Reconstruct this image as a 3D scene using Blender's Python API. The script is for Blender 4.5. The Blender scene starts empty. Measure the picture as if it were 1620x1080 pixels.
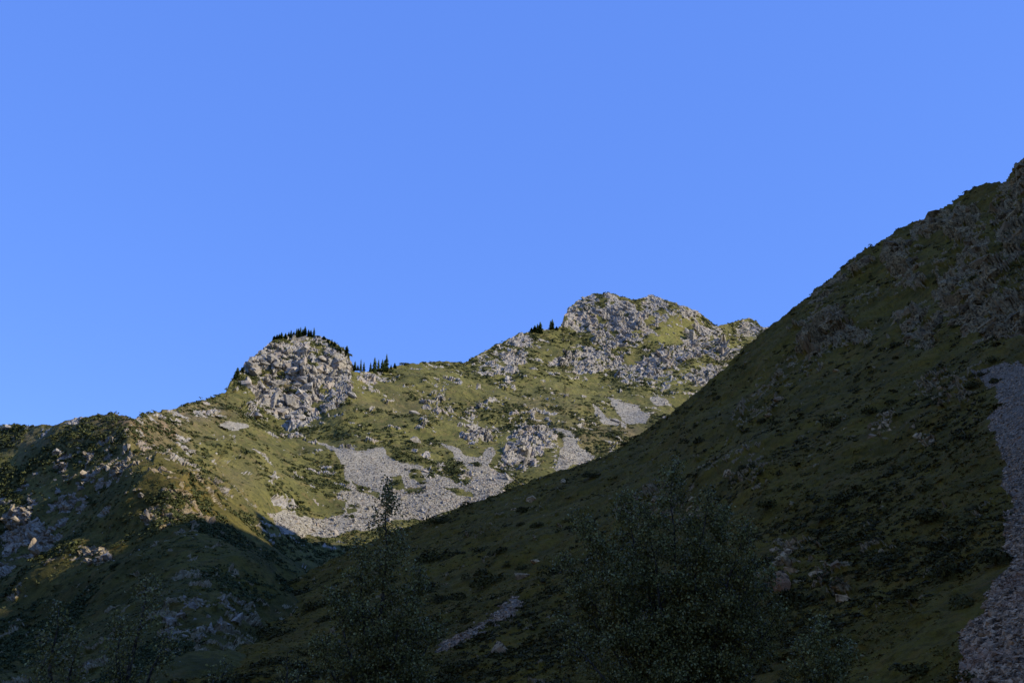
import bpy, bmesh, math, random
import numpy as np
from mathutils import Vector, Matrix, Euler

R = math.radians
random.seed(7)
rng = np.random.default_rng(7)
scene = bpy.context.scene
COL = scene.collection

# ------------------------------------------------------------------ camera, sky, sun, exposure
PITCH, FPX, CAMZ = 17.0, 1575.0, 1.7            # tilt, focal length in photograph pixels, eye height
SUN_AZ, SUN_EL = 104.0, 27.5                    # clockwise from the viewing direction, above the horizon
cam_data = bpy.data.cameras.new('camera')
cam = bpy.data.objects.new('camera', cam_data); COL.objects.link(cam)
cam_data.sensor_width = 36.0; cam_data.lens = 35.0
cam_data.clip_start = 0.1; cam_data.clip_end = 30000
cam.location = (0, 0, CAMZ); cam.rotation_euler = (R(90 + PITCH), 0, 0)
scene.camera = cam

world = bpy.data.worlds.new('World'); scene.world = world; world.use_nodes = True
wn, wl = world.node_tree.nodes, world.node_tree.links
bg = wn['Background']
sky = wn.new('ShaderNodeTexSky'); sky.sky_type = 'NISHITA'; sky.sun_disc = False
sky.sun_elevation = R(SUN_EL); sky.sun_rotation = R(SUN_AZ)
sky.altitude = 1500; sky.air_density = 1.2; sky.dust_density = 0.4; sky.ozone_density = 6.0
even = wn.new('ShaderNodeMix'); even.data_type = 'RGBA'; even.inputs['Factor'].default_value = 0.45   # deep, even high-mountain blue
even.inputs['A'].default_value = (1.06, 2.48, 8.9, 1); wl.new(sky.outputs[0], even.inputs['B'])
wl.new(even.outputs['Result'], bg.inputs[0]); bg.inputs[1].default_value = 0.15

sun_d = bpy.data.lights.new('sun', 'SUN'); sun_d.energy = 5.0; sun_d.angle = R(0.5); sun_d.color = (1.0, 0.93, 0.82)
sun = bpy.data.objects.new('sun', sun_d); COL.objects.link(sun)
SUNV = Vector((math.cos(R(SUN_EL)) * math.sin(R(SUN_AZ)), math.cos(R(SUN_EL)) * math.cos(R(SUN_AZ)), math.sin(R(SUN_EL))))
sun.rotation_euler = SUNV.to_track_quat('Z', 'Y').to_euler()

vs = scene.view_settings
vs.view_transform = 'Standard'; vs.look = 'None'; vs.gamma = 1; vs.use_curve_mapping = False; vs.exposure = 0.0
scene.render.engine = 'CYCLES'; scene.cycles.use_denoising = True
scene.cycles.max_bounces = 5; scene.cycles.diffuse_bounces = 3; scene.cycles.transparent_max_bounces = 4

# ------------------------------------------------------------------ small maths
CP, SP = math.cos(R(PITCH)), math.sin(R(PITCH))
def px2ang(X, Y):
    X = np.asarray(X, float); Y = np.asarray(Y, float)
    dx, dy = (X - 810) / FPX, (540 - Y) / FPX
    fx, fy, fz = dx, CP - dy * SP, SP + dy * CP
    return np.degrees(np.arctan2(fx, fy)), np.degrees(np.arctan2(fz, np.hypot(fx, fy)))
def ang2pt(az, el, rho):
    a, e = np.radians(az), np.radians(el)
    return np.stack([rho * np.sin(a), rho * np.cos(a), CAMZ + rho * np.tan(e)], -1)
def px2pt(X, Y, rho):
    az, el = px2ang(X, Y); return ang2pt(az, el, rho)
def project(P):
    x, y, z = P[..., 0], P[..., 1], P[..., 2] - CAMZ
    d = y * CP + z * SP; v = -y * SP + z * CP
    d = np.where(d < 1e-3, 1e-3, d)
    return 810 + FPX * x / d, 540 - FPX * v / d

M32 = np.uint32
def h3(ix, iy, iz, seed):
    h = (ix.astype(np.int64) * 374761393 + iy.astype(np.int64) * 668265263 + iz.astype(np.int64) * 1274126177 + seed * 974634777) & 0xffffffff
    h = h.astype(M32); h ^= h >> M32(15); h *= M32(2246822519); h ^= h >> M32(13); h *= M32(3266489917); h ^= h >> M32(16)
    return h
def vnoise(P, scale, seed=0):
    q = P / scale; f = np.floor(q); t = q - f; f = f.astype(np.int64); t = t * t * t * (t * (t * 6 - 15) + 10)
    out = np.zeros(len(P))
    for dx in (0, 1):
        wx = t[:, 0] if dx else 1 - t[:, 0]
        for dy in (0, 1):
            wy = t[:, 1] if dy else 1 - t[:, 1]
            for dz in (0, 1):
                wz = t[:, 2] if dz else 1 - t[:, 2]
                out += wx * wy * wz * (h3(f[:, 0] + dx, f[:, 1] + dy, f[:, 2] + dz, seed) / 4294967295.0)
    return out * 2 - 1
def fbm(P, scale, octs=3, seed=0, gain=0.5):
    o = np.zeros(len(P)); a = 1.0
    for i in range(octs):
        o += a * vnoise(P + 37.7 * i, scale / 2 ** i, seed + i * 13); a *= gain
    return o
def plates(P, cell, seed):
    """broken-rock relief: nearest cell of a jittered lattice, with a step and a tilt of its own, and the crack between cells"""
    q = P / cell; b = np.floor(q).astype(np.int64)
    n = len(P); d1 = np.full(n, 9.0); d2 = np.full(n, 9.0); hs = np.zeros(n); dt = np.zeros(n)
    for i in (-1, 0, 1):
        for j in (-1, 0, 1):
            for k in (-1, 0, 1):
                c = b + (i, j, k)
                h = h3(c[:, 0], c[:, 1], c[:, 2], seed)
                jit = np.stack([(h & M32(1023)), (h >> M32(10)) & M32(1023), (h >> M32(20)) & M32(1023)], -1) / 1023.0
                v = q - (c + jit); d = np.einsum('ij,ij->i', v, v)
                h2 = h * M32(2654435761); h2 ^= h2 >> M32(15)
                tl = np.stack([(h2 & M32(255)), (h2 >> M32(8)) & M32(255), (h2 >> M32(16)) & M32(255)], -1) / 127.5 - 1
                near = d < d1
                d2 = np.where(near, d1, np.minimum(d2, d)); d1 = np.where(near, d, d1)
                hs = np.where(near, (h2 >> M32(24)) / 127.5 - 1, hs)
                dt = np.where(near, np.einsum('ij,ij->i', tl, v), dt)
    return hs, dt, np.sqrt(d2) - np.sqrt(d1)
def poly_sd(X, Y, poly):
    """signed distance to a polygon, positive inside"""
    poly = np.asarray(poly, float); n = len(poly)
    best = np.full(X.shape, 1e9); inside = np.zeros(X.shape, bool)
    for i in range(n):
        ax, ay = poly[i]; bx, by = poly[(i + 1) % n]
        ex, ey = bx - ax, by - ay; wx, wy = X - ax, Y - ay
        t = np.clip((wx * ex + wy * ey) / (ex * ex + ey * ey + 1e-9), 0, 1)
        best = np.minimum(best, np.hypot(wx - ex * t, wy - ey * t))
        cond = (ay > Y) != (by > Y)
        xi = ax + (Y - ay) * ex / (ey if abs(ey) > 1e-9 else 1e-9)
        inside ^= cond & (X < xi)
    return np.where(inside, best, -best)
def polys_sd(X, Y, polys):
    out = np.full(X.shape, -1e9)
    for p in polys:
        p_ = np.asarray(p, float); lo, hi = p_.min(0) - 40, p_.max(0) + 40
        m = (X > lo[0]) & (X < hi[0]) & (Y > lo[1]) & (Y < hi[1])
        if m.any(): out[m] = np.maximum(out[m], poly_sd(X[m], Y[m], p))
    return out
def sstep(a, b, x):
    t = np.clip((x - a) / (b - a), 0, 1); return t * t * (3 - 2 * t)
def blobs(X, Y, lst):
    o = np.zeros(X.shape)
    for (cx, cy, rx, ry, w) in lst:
        o += w * np.exp(-(((X - cx) / rx) ** 2 + ((Y - cy) / ry) ** 2))
    return o

# ------------------------------------------------------------------ materials
def new_mat(name):
    m = bpy.data.materials.new(name); m.use_nodes = True
    nt = m.node_tree; nt.nodes.clear()
    out = nt.nodes.new('ShaderNodeOutputMaterial'); b = nt.nodes.new('ShaderNodeBsdfPrincipled')
    nt.links.new(b.outputs[0], out.inputs[0]); b.inputs['Roughness'].default_value = 0.9
    b.inputs['Specular IOR Level'].default_value = 0.15
    return m, nt, b
class NB:
    def __init__(s, nt): s.nt = nt; s.n = nt.nodes; s.l = nt.links
    def pos(s): return s.n.new('ShaderNodeNewGeometry').outputs['Position']
    def put(s, sock, v):
        if isinstance(v, (int, float)): sock.default_value = v
        elif isinstance(v, tuple): sock.default_value = v if len(v) == 4 else v + (1,)
        else: s.l.new(v, sock)
    def noise(s, vec, scale, detail=4, rough=0.6):
        n = s.n.new('ShaderNodeTexNoise'); n.inputs['Scale'].default_value = scale; n.inputs['Detail'].default_value = detail
        n.inputs['Roughness'].default_value = rough; s.l.new(vec, n.inputs['Vector']); return n.outputs['Fac']
    def voro(s, vec, scale, feature='F1', out='Color'):
        n = s.n.new('ShaderNodeTexVoronoi'); n.feature = feature; n.inputs['Scale'].default_value = scale
        s.l.new(vec, n.inputs['Vector']); return n.outputs[out]
    def ramp(s, fac, a, b):
        n = s.n.new('ShaderNodeMapRange'); n.interpolation_type = 'SMOOTHSTEP'; s.put(n.inputs[0], fac)
        n.inputs[1].default_value = a; n.inputs[2].default_value = b; return n.outputs[0]
    def mix(s, f, a, b, mode='MIX'):
        n = s.n.new('ShaderNodeMix'); n.data_type = 'RGBA'; n.blend_type = mode
        s.put(n.inputs['Factor'], f); s.put(n.inputs['A'], a); s.put(n.inputs['B'], b); return n.outputs['Result']
    def math(s, op, a, b=0.0):
        n = s.n.new('ShaderNodeMath'); n.operation = op; s.put(n.inputs[0], a); s.put(n.inputs[1], b); return n.outputs[0]
    def attr(s, name):
        n = s.n.new('ShaderNodeAttribute'); n.attribute_name = name; return n.outputs['Fac']
    def bump(s, h, dist, strength=1.0):
        n = s.n.new('ShaderNodeBump'); n.inputs['Distance'].default_value = dist; n.inputs['Strength'].default_value = strength
        s.l.new(h, n.inputs['Height']); return n.outputs['Normal']

def rock_colour(B, p, k, lo=(0.20, 0.172, 0.128), hi=(0.41, 0.372, 0.295), warm=(0.36, 0.298, 0.225), dark=(0.085, 0.075, 0.052)):
    n1 = B.noise(p, 0.35 * k, 5, 0.65); n2 = B.noise(p, 1.6 * k, 4, 0.7); n3 = B.noise(p, 0.06 * k, 3, 0.5)
    c = B.mix(B.ramp(n1, 0.34, 0.60), lo, hi)
    c = B.mix(B.ramp(n3, 0.5, 0.68), c, warm)
    c = B.mix(B.ramp(n2, 0.60, 0.72), c, dark)
    return c, n1, n2
NEAR_ROCK = ((0.036, 0.026, 0.011), (0.36, 0.235, 0.092), (0.24, 0.145, 0.058), (0.016, 0.012, 0.006))   # stone warmed against the blue shade; dark ends paint in crevice shade
def make_ground_mat(name, k, gmul=(1, 1, 1), rockc=(), sc0=(0.19, 0.168, 0.122), sc1=(0.42, 0.375, 0.275)):
    m, nt, b = new_mat(name); B = NB(nt); p = B.pos()
    g1 = B.noise(p, 0.035 * k, 4, 0.6); g2 = B.noise(p, 0.22 * k, 5, 0.7); g3 = B.noise(p, 0.9 * k, 4, 0.7); g4 = B.noise(p, 0.09 * k, 4, 0.65)
    def G(c): return tuple(x * g for x, g in zip(c, gmul))
    grass = B.mix(B.ramp(g1, 0.38, 0.62), G((0.075, 0.077, 0.022)), G((0.135, 0.128, 0.034)))
    dry = B.attr('dry'); lush = B.attr('lush')
    grass = B.mix(B.math('MULTIPLY', lush, 0.9), grass, G((0.185, 0.178, 0.042)))
    grass = B.mix(B.math('MULTIPLY', B.ramp(g4, 0.50, 0.66), 0.55), grass, G((0.17, 0.128, 0.048)))
    grass = B.mix(dry, grass, G((0.19, 0.14, 0.075)))
    grass = B.mix(B.math('MULTIPLY', B.ramp(g2, 0.46, 0.62), 0.6), grass, G((0.048, 0.052, 0.018)))
    grass = B.mix(B.math('MULTIPLY', B.ramp(g3, 0.50, 0.64), 0.5), grass, G((0.042, 0.045, 0.016)))
    rc, r1, r2 = rock_colour(B, p, k, *rockc)
    geo = nt.nodes.new('ShaderNodeNewGeometry'); sep = nt.nodes.new('ShaderNodeSeparateXYZ'); nt.links.new(geo.outputs['True Normal'], sep.inputs[0])
    ledge = B.ramp(sep.outputs[2], 0.84, 0.95)
    rock = B.math('MULTIPLY', B.attr('rock'), B.math('SUBTRACT', 1.0, B.math('MULTIPLY', ledge, 0.75)))
    rock = B.ramp(B.math('ADD', rock, B.math('MULTIPLY', B.math('SUBTRACT', g3, 0.5), 0.8)), 0.38, 0.52)
    col = B.mix(rock, grass, rc)
    sv = B.voro(p, 0.9 * k); ss = nt.nodes.new('ShaderNodeSeparateColor'); nt.links.new(sv, ss.inputs[0])
    sc = B.mix(ss.outputs[0], sc0, sc1)
    col = B.mix(B.ramp(B.math('ADD', B.attr('scree'), B.math('MULTIPLY', B.math('SUBTRACT', g3, 0.5), 0.6)), 0.42, 0.55), col, sc)
    col = B.mix(B.attr('shade_tint'), col, B.mix(1.0, col, (0.80, 0.68, 0.42), 'MULTIPLY'))      # darker, warmer tint painted in to counter the blue shade low down
    nt.links.new(col, b.inputs['Base Color'])
    hh = B.math('ADD', g3, B.math('MULTIPLY', r2, 0.7))
    nt.links.new(B.bump(hh, 0.9 / k, 0.8), b.inputs['Normal'])
    b.inputs['Specular IOR Level'].default_value = 0.08
    return m
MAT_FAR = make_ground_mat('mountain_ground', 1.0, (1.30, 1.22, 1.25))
MAT_NEAR = make_ground_mat('hillside_ground', 3.0, (1.24, 0.80, 0.27), NEAR_ROCK, (0.075, 0.052, 0.026), (0.38, 0.265, 0.15))  # ground colours warmed to counter the blue shade on this slope
def make_rock_mat(name, k, tint=(1, 1, 1), random_amt=0.35, rockc=()):
    m, nt, b = new_mat(name); B = NB(nt); p = B.pos()
    c, n1, n2 = rock_colour(B, p, k, *rockc)
    oi = nt.nodes.new('ShaderNodeObjectInfo')
    c = B.mix(1.0, c, tint, 'MULTIPLY')
    rv = B.math('ADD', B.attr('tone'), oi.outputs['Random'])
    f = B.math('ADD', 1.0 - random_amt, B.math('MULTIPLY', B.math('FRACT', rv), 1.6 * random_amt))
    cc = nt.nodes.new('ShaderNodeCombineColor')
    for i in range(3): nt.links.new(f, cc.inputs[i])
    c = B.mix(1.0, c, cc.outputs[0], 'MULTIPLY')
    nt.links.new(c, b.inputs['Base Color'])
    nt.links.new(B.bump(B.math('ADD', n2, n1), 0.8 / k, 0.8), b.inputs['Normal'])
    return m
MAT_ROCK_FAR = make_rock_mat('far_rock', 1.0, (1.08, 1.06, 1.02))
MAT_ROCK_NEAR = make_rock_mat('near_rock', 3.0, (1, 1, 1), 0.5, NEAR_ROCK)
MAT_ROCK_MID = make_rock_mat('shade_toned_rock', 1.6, (1.0, 0.91, 0.74), 0.4)  # rock colour warmed to offset the blue shade on the left hill
MAT_ROCK_PALE = make_rock_mat('pale_rock', 3.0, (1.75, 1.7, 1.8), 0.4, NEAR_ROCK)
MAT_ROCK_PINK = make_rock_mat('pink_rock', 3.0, (1.7, 1.4, 1.5), 0.3, NEAR_ROCK)
MAT_STONE = make_rock_mat('scree_stone', 2.0, (1.02, 1.01, 0.96), 0.42)
MAT_STONE_NEAR = make_rock_mat('shade_scree_stone', 3.0, (1.75, 1.66, 2.05), 0.5, NEAR_ROCK)  # copy of the scree stone, retoned for the shaded slope
def make_leaf_mat(name, c1, c2, spec=0.2, rough=0.6, trans=0.0, own=True):
    m, nt, b = new_mat(name); B = NB(nt)
    oi = nt.nodes.new('ShaderNodeObjectInfo')
    f = B.math('FRACT', B.math('ADD', B.attr('tone'), oi.outputs['Random'])) if own else B.attr('tone')
    col = B.mix(f, c1, c2)
    nt.links.new(col, b.inputs['Base Color']); b.inputs['Roughness'].default_value = rough; b.inputs['Specular IOR Level'].default_value = spec
    if trans:
        t = nt.nodes.new('ShaderNodeBsdfTranslucent'); nt.links.new(col, t.inputs[0])
        ms = nt.nodes.new('ShaderNodeMixShader'); ms.inputs[0].default_value = trans
        out = [n for n in nt.nodes if n.type == 'OUTPUT_MATERIAL'][0]
        nt.links.new(b.outputs[0], ms.inputs[1]); nt.links.new(t.outputs[0], ms.inputs[2]); nt.links.new(ms.outputs[0], out.inputs[0])
    return m
MAT_SHRUB = make_leaf_mat('shrub_leaves', (0.032, 0.040, 0.013), (0.095, 0.100, 0.030), 0.1, 0.8)
MAT_SHRUB_NEAR = make_leaf_mat('shade_shrub_leaves', (0.034, 0.027, 0.006), (0.095, 0.074, 0.013), 0.1, 0.8)  # redder copy of the shrub leaves, toned for the shaded hillside
MAT_TUSSOCK_NEAR = make_leaf_mat('shade_tussock_grass', (0.066, 0.048, 0.012), (0.185, 0.132, 0.026), 0.05, 0.9)  # warmer copy of the tussock grass, toned for the shaded hillside
MAT_TUSSOCK = make_leaf_mat('tussock_grass', (0.055, 0.062, 0.022), (0.13, 0.125, 0.042), 0.05, 0.9)
MAT_SPRUCE = make_leaf_mat('spruce_needles', (0.055, 0.088, 0.036), (0.14, 0.19, 0.07), 0.1, 0.8)
MAT_BIRCH = make_leaf_mat('birch_leaves', (0.085, 0.076, 0.016), (0.50, 0.44, 0.12), 0.28, 0.42, 0.2, False)
def make_bark(name, c1, c2, sc):
    m, nt, b = new_mat(name); B = NB(nt); p = B.pos()
    nt.links.new(B.mix(B.ramp(B.noise(p, sc, 4, 0.7), 0.42, 0.6), c1, c2), b.inputs['Base Color']); return m
MAT_BIRCH_BARK = make_bark('birch_bark', (0.04, 0.034, 0.024), (0.17, 0.145, 0.10), 9)
MAT_TWIG = make_bark('birch_twig', (0.035, 0.028, 0.024), (0.09, 0.075, 0.065), 20)
MAT_SPRUCE_BARK = make_bark('spruce_bark', (0.05, 0.04, 0.03), (0.1, 0.08, 0.06), 3)

# ------------------------------------------------------------------ mesh helpers
def mesh_np(name, V, F, mat, attrs=None, sharp=None, smooth=True):
    """V (n,3); F (m,3) or (m,4)"""
    me = bpy.data.meshes.new(name); V = np.asarray(V, np.float32); F = np.asarray(F, np.int32)
    k = F.shape[1]
    me.vertices.add(len(V)); me.vertices.foreach_set('co', V.ravel())
    me.loops.add(F.size); me.loops.foreach_set('vertex_index', F.ravel())
    me.polygons.add(len(F)); me.polygons.foreach_set('loop_start', np.arange(0, F.size, k, dtype=np.int32))
    me.update(calc_edges=True)
    if sharp is None: sharp = np.full(len(F), not smooth)
    a = me.attributes.get('sharp_face') or me.attributes.new('sharp_face', 'BOOLEAN', 'FACE')
    a.data.foreach_set('value', np.asarray(sharp, bool))
    for nme, val in (attrs or {}).items():
        at = me.attributes.new(nme, 'FLOAT', 'POINT'); at.data.foreach_set('value', np.asarray(val, np.float32))
    if mat: me.materials.append(mat)
    me.validate(); return me
def link(name, me, parent=None, loc=None, **props):
    o = bpy.data.objects.new(name, me); COL.objects.link(o)
    if parent is not None: o.parent = parent
    if loc is not None: o.location = loc
    for k, v in props.items(): o[k] = v
    return o
def tag(o, label, category, group=None):
    o['label'] = label; o['category'] = category
    if group: o['group'] = group
    return o
def hull_arrays(rs, n=14, box=(1, 1, 1), pw=0.55):
    """an angular convex block as (verts, tris)"""
    pts = []
    for _ in range(n):
        v = rs.normal(size=3); v /= np.linalg.norm(v)
        m = np.abs(v).max(); v = v / m ** pw * (0.72 + 0.28 * rs.random())
        pts.append(v * box)
    bm = bmesh.new()
    for p in pts: bm.verts.new(p)
    r = bmesh.ops.convex_hull(bm, input=bm.verts)
    bmesh.ops.delete(bm, geom=list({g for g in r['geom_interior'] + r['geom_unused'] if isinstance(g, bmesh.types.BMVert)}), context='VERTS')
    bmesh.ops.triangulate(bm, faces=bm.faces); bm.normal_update()
    bm.verts.index_update()
    V = np.array([v.co[:] for v in bm.verts]); F = np.array([[v.index for v in f.verts] for f in bm.faces]); bm.free()
    return V, F
def split_tris(V, F, rs, amp):
    """one subdivision with jitter, so a big block has broken faces"""
    cache = {}; V = [tuple(v) for v in V]; out = []
    def mid(a, b):
        k = (min(a, b), max(a, b))
        if k not in cache:
            p = (np.array(V[a]) + np.array(V[b])) / 2 * (1 + amp * (rs.random() * 2 - 1.1)); cache[k] = len(V); V.append(tuple(p))
        return cache[k]
    for a, b, c in F:
        ab, bc, ca = mid(a, b), mid(b, c), mid(c, a)
        out += [(a, ab, ca), (ab, b, bc), (ca, bc, c), (ab, bc, ca)]
    return np.array(V), np.array(out)
def rot_from(normal, spin, lean=None):
    """3x3 columns: x (spun), y, z along the normal"""
    n = normal / np.linalg.norm(normal)
    u = np.cross((0.0, 0.0, 1.0), n)
    if np.linalg.norm(u) < 1e-3: u = np.array((1.0, 0, 0))
    u /= np.linalg.norm(u); v = np.cross(n, u)
    c, s = math.cos(spin), math.sin(spin)
    return np.stack([c * u + s * v, -s * u + c * v, n], 1)
def merge(items, variants):
    """items: (variant, 3x3, position, tone) -> V, F, tone"""
    Vs, Fs, T = [], [], []; off = 0
    for (k, M, p, t) in items:
        v, f = variants[k]
        Vs.append(v @ M.T + p); Fs.append(f + off); T.append(np.full(len(v), t)); off += len(v)
    return np.concatenate(Vs), np.concatenate(Fs), np.concatenate(T)

# ------------------------------------------------------------------ landforms
A_RIDGE = [(-900, 700), (-500, 745), (-200, 715), (-60, 690), (0, 675), (18, 671), (60, 673), (100, 668), (125, 660), (160, 655), (185, 656), (210, 664), (228, 655), (240, 651), (270, 648),
           (300, 640), (335, 630), (358, 618), (366, 603), (376, 592), (390, 575), (405, 560), (422, 545), (433, 535), (450, 534), (470, 532), (500, 530), (522, 538), (540, 549), (551, 558),
           (556, 575), (561, 588), (575, 588), (600, 587), (618, 581), (640, 576), (660, 574), (700, 571), (735, 573), (755, 562), (785, 545), (820, 528), (845, 523), (880, 520), (889, 515), (893, 498),
           (902, 485), (915, 474), (938, 465), (965, 463), (985, 470), (1003, 474), (1018, 470), (1032, 467), (1060, 477), (1085, 485), (1108, 495), (1122, 506), (1132, 516), (1150, 512),
           (1168, 507), (1185, 503), (1198, 510), (1206, 518), (1222, 516), (1260, 525), (1400, 540), (1700, 540), (2200, 560)]
A_CTRL = [(-800, 730, 1250), (-800, 900, 900), (-800, 1080, 520),
          (0, 675, 910), (0, 760, 820), (0, 850, 760), (0, 950, 690), (0, 1080, 470),
          (120, 658, 840), (150, 760, 712), (150, 850, 662), (150, 950, 560), (150, 1080, 410),
          (207, 663, 780), (250, 710, 700), (300, 745, 665), (330, 775, 665), (375, 800, 730), (250, 850, 605), (330, 850, 600), (390, 850, 660), (270, 950, 480), (270, 1080, 365),
          (300, 640, 1060), (320, 690, 920), (365, 735, 850), (434, 850, 740), (400, 890, 590), (440, 890, 660), (350, 950, 480), (350, 1080, 365),
          (365, 612, 1230), (380, 660, 1120), (410, 750, 900), (440, 815, 830), (440, 950, 560), (440, 1080, 410),
          (440, 532, 1320), (440, 600, 1280), (440, 662, 1215), (460, 720, 1075), (480, 850, 850), (500, 950, 640),
          (545, 555, 1325), (545, 610, 1275), (540, 655, 1190), (560, 720, 1070), (560, 840, 890),
          (600, 587, 1400), (600, 650, 1230), (620, 720, 1085), (620, 840, 900), (600, 950, 680),
          (740, 573, 1570), (740, 620, 1400), (740, 680, 1215), (740, 760, 1040), (740, 850, 900),
          (830, 525, 1750), (890, 520, 1820), (890, 570, 1690), (880, 620, 1480), (880, 700, 1240), (890, 760, 1090),
          (960, 463, 1930), (960, 530, 1840), (960, 590, 1700), (960, 640, 1490), (960, 700, 1300), (960, 800, 1080),
          (1085, 485, 2010), (1090, 560, 1850), (1080, 610, 1680), (1080, 680, 1450),
          (1185, 505, 2350), (1190, 560, 2050), (1200, 640, 1650), (1500, 540, 2600), (1500, 640, 2000), (1500, 760, 1600), (2200, 560, 2700), (2200, 760, 1800)]
A_FOOT = [(-900, 1130), (560, 1130), (640, 1000), (740, 880), (890, 800), (960, 780), (1100, 690), (1200, 610), (1300, 600), (2200, 640)]
B_RIDGE = [(60, 1140), (150, 1100), (250, 1042), (350, 985), (440, 932), (500, 898), (560, 868), (600, 850), (660, 829), (720, 806), (780, 784), (830, 765), (880, 745), (920, 735), (960, 720),
           (1000, 695), (1040, 668), (1080, 640), (1120, 605), (1150, 578), (1180, 548), (1215, 519), (1240, 498), (1280, 468), (1310, 444), (1330, 424), (1350, 408), (1362, 399), (1400, 378),
           (1430, 358), (1455, 349), (1475, 341), (1500, 327), (1520, 310), (1540, 296), (1560, 290), (1580, 288), (1593, 286), (1602, 268), (1612, 256), (1622, 248), (1660, 215), (1720, 190)]
B_RIDGE_AE = [(32, 29.5), (36, 30.5), (45, 33.5), (55, 36.5), (70, 39.5), (85, 40.5), (100, 40), (120, 36), (140, 28), (160, 16)]  # unseen ridge on the right, heights shaped to cast shade on the valley
B_CTRL = [(1620, 250, 660), (1620, 330, 580), (1620, 450, 400), (1620, 580, 290), (1620, 700, 215), (1620, 850, 150), (1620, 1000, 110), (1620, 1080, 92),
          (1400, 378, 670), (1400, 480, 550), (1400, 600, 375), (1400, 750, 255), (1400, 900, 175), (1400, 1080, 115),
          (1280, 468, 650), (1200, 532, 640), (1200, 620, 520), (1200, 750, 325), (1200, 900, 215), (1200, 1080, 135),
          (1000, 695, 665), (1000, 760, 510), (1000, 850, 365), (1000, 950, 265), (1000, 1080, 175),
          (800, 778, 690), (800, 850, 515), (800, 950, 355), (800, 1080, 220),
          (600, 850, 715), (600, 900, 560), (600, 980, 410), (600, 1080, 270),
          (440, 930, 640), (440, 1000, 470), (440, 1080, 320), (250, 1040, 480), (250, 1080, 370), (100, 1120, 400)]
B_CTRL_AE = [(36, 30.5, 630), (36, 18, 290), (36, 5, 130), (36, -2, 85), (50, 35, 600), (50, 20, 240), (50, 5, 110), (50, -2, 75),
             (70, 39.5, 500), (70, 20, 200), (70, 5, 95), (70, -3, 65), (100, 41, 470), (100, 20, 190), (100, 5, 95), (100, -3, 65),
             (140, 28, 500), (140, 10, 200), (140, -3, 90), (160, 16, 520), (160, 3, 260), (160, -3, 130)]
B_FOOT_AE = [(-30, -4.2), (20, -5), (40, -6), (160, -6)]

class RBF:
    def __init__(s, az, el, r):
        s.c = np.stack([az, el * 1.6], -1); n = len(s.c); y = np.log(r)
        d2 = ((s.c[:, None] - s.c[None]) ** 2).sum(-1); K = s.k(d2) + np.eye(n) * 1e-2
        Pm = np.concatenate([np.ones((n, 1)), s.c], 1)
        Mx = np.block([[K, Pm], [Pm.T, np.zeros((3, 3))]])
        s.w = np.linalg.solve(Mx, np.concatenate([y, np.zeros(3)]))
    def k(s, d2): return np.sqrt(d2)
    def __call__(s, az, el):
        q = np.stack([az.ravel(), el.ravel() * 1.6], -1); out = np.empty(len(q)); m = len(s.c)
        for i in range(0, len(q), 60000):
            x = q[i:i + 60000]; d2 = (x ** 2).sum(-1)[:, None] - 2 * x @ s.c.T + (s.c ** 2).sum(-1)[None]
            out[i:i + 60000] = s.k(np.maximum(d2, 0)) @ s.w[:m] + s.w[m] + x @ s.w[m + 1:]
        return np.exp(out).reshape(az.shape)
def mono(xs, ys):
    o = np.argsort(xs); return np.asarray(xs)[o], np.asarray(ys)[o]

# --- what grows or shows where, as outlines seen in the picture and carried onto the slope they lie on
KNOB = [(366, 606), (378, 590), (400, 562), (430, 535), (470, 532), (505, 531), (540, 549), (556, 570), (560, 605), (552, 628), (525, 645), (498, 652), (480, 668), (455, 670), (430, 660), (400, 656), (384, 640), (398, 622), (384, 612)]
PEAK_MAIN = [(890, 516), (897, 490), (925, 468), (960, 463), (990, 474), (1030, 487), (1050, 505), (1030, 528), (1002, 545), (990, 562), (972, 588), (940, 594), (900, 587), (872, 578), (892, 560), (925, 545), (940, 528), (918, 512)]
PEAK_TOP = [(1010, 478), (1032, 468), (1085, 486), (1110, 498), (1090, 505), (1050, 498)]
PEAK_DIAG = [(968, 592), (1000, 570), (1030, 552), (1072, 545), (1092, 520), (1112, 500), (1128, 515), (1150, 540), (1166, 556), (1140, 566), (1110, 560), (1080, 572), (1050, 590), (1020, 606), (990, 604)]
LEFT_CRAG = [(753, 592), (770, 575), (800, 556), (815, 535), (845, 524), (850, 534), (830, 558), (830, 582), (805, 602), (775, 600)]
PEAK_SHOULDER = [(745, 575), (785, 546), (822, 528), (838, 530), (800, 552), (770, 570)]
RIGHT_CRAG = [(1074, 600), (1100, 582), (1128, 572), (1160, 562), (1150, 580), (1125, 610), (1098, 614)]
SMALL_PEAK = [(1162, 520), (1172, 507), (1186, 503), (1204, 516), (1222, 517), (1205, 532), (1180, 536), (1164, 532)]
MID_CRAG = [(782, 738), (798, 708), (818, 682), (842, 668), (872, 664), (888, 690), (872, 714), (846, 735), (816, 748)]
MID_UPPER = [(798, 668), (812, 650), (836, 640), (862, 646), (852, 660), (822, 672)]
PINK_CRAG = [(729, 676), (745, 667), (782, 668), (776, 690), (745, 700), (733, 692)]
CENTRE_SPARSE = [(664, 630), (690, 616), (722, 640), (772, 628), (778, 652), (716, 656), (700, 668), (676, 650)]
SADDLE_ROCK = [(564, 592), (590, 588), (612, 592), (606, 600), (580, 603), (566, 600)]
BELOW_KNOB = [(418, 694), (450, 679), (484, 682), (480, 696), (440, 703)]
SCREE_ROCKS = [(512, 790), (540, 785), (575, 790), (570, 806), (535, 808)]
HILL_SPARSE = [(78, 722), (120, 688), (205, 676), (285, 722), (335, 734), (272, 756), (220, 742), (135, 772), (82, 752)]
HILL_LOW = [(0, 772), (40, 758), (130, 768), (118, 806), (40, 806), (0, 800)]
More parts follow.
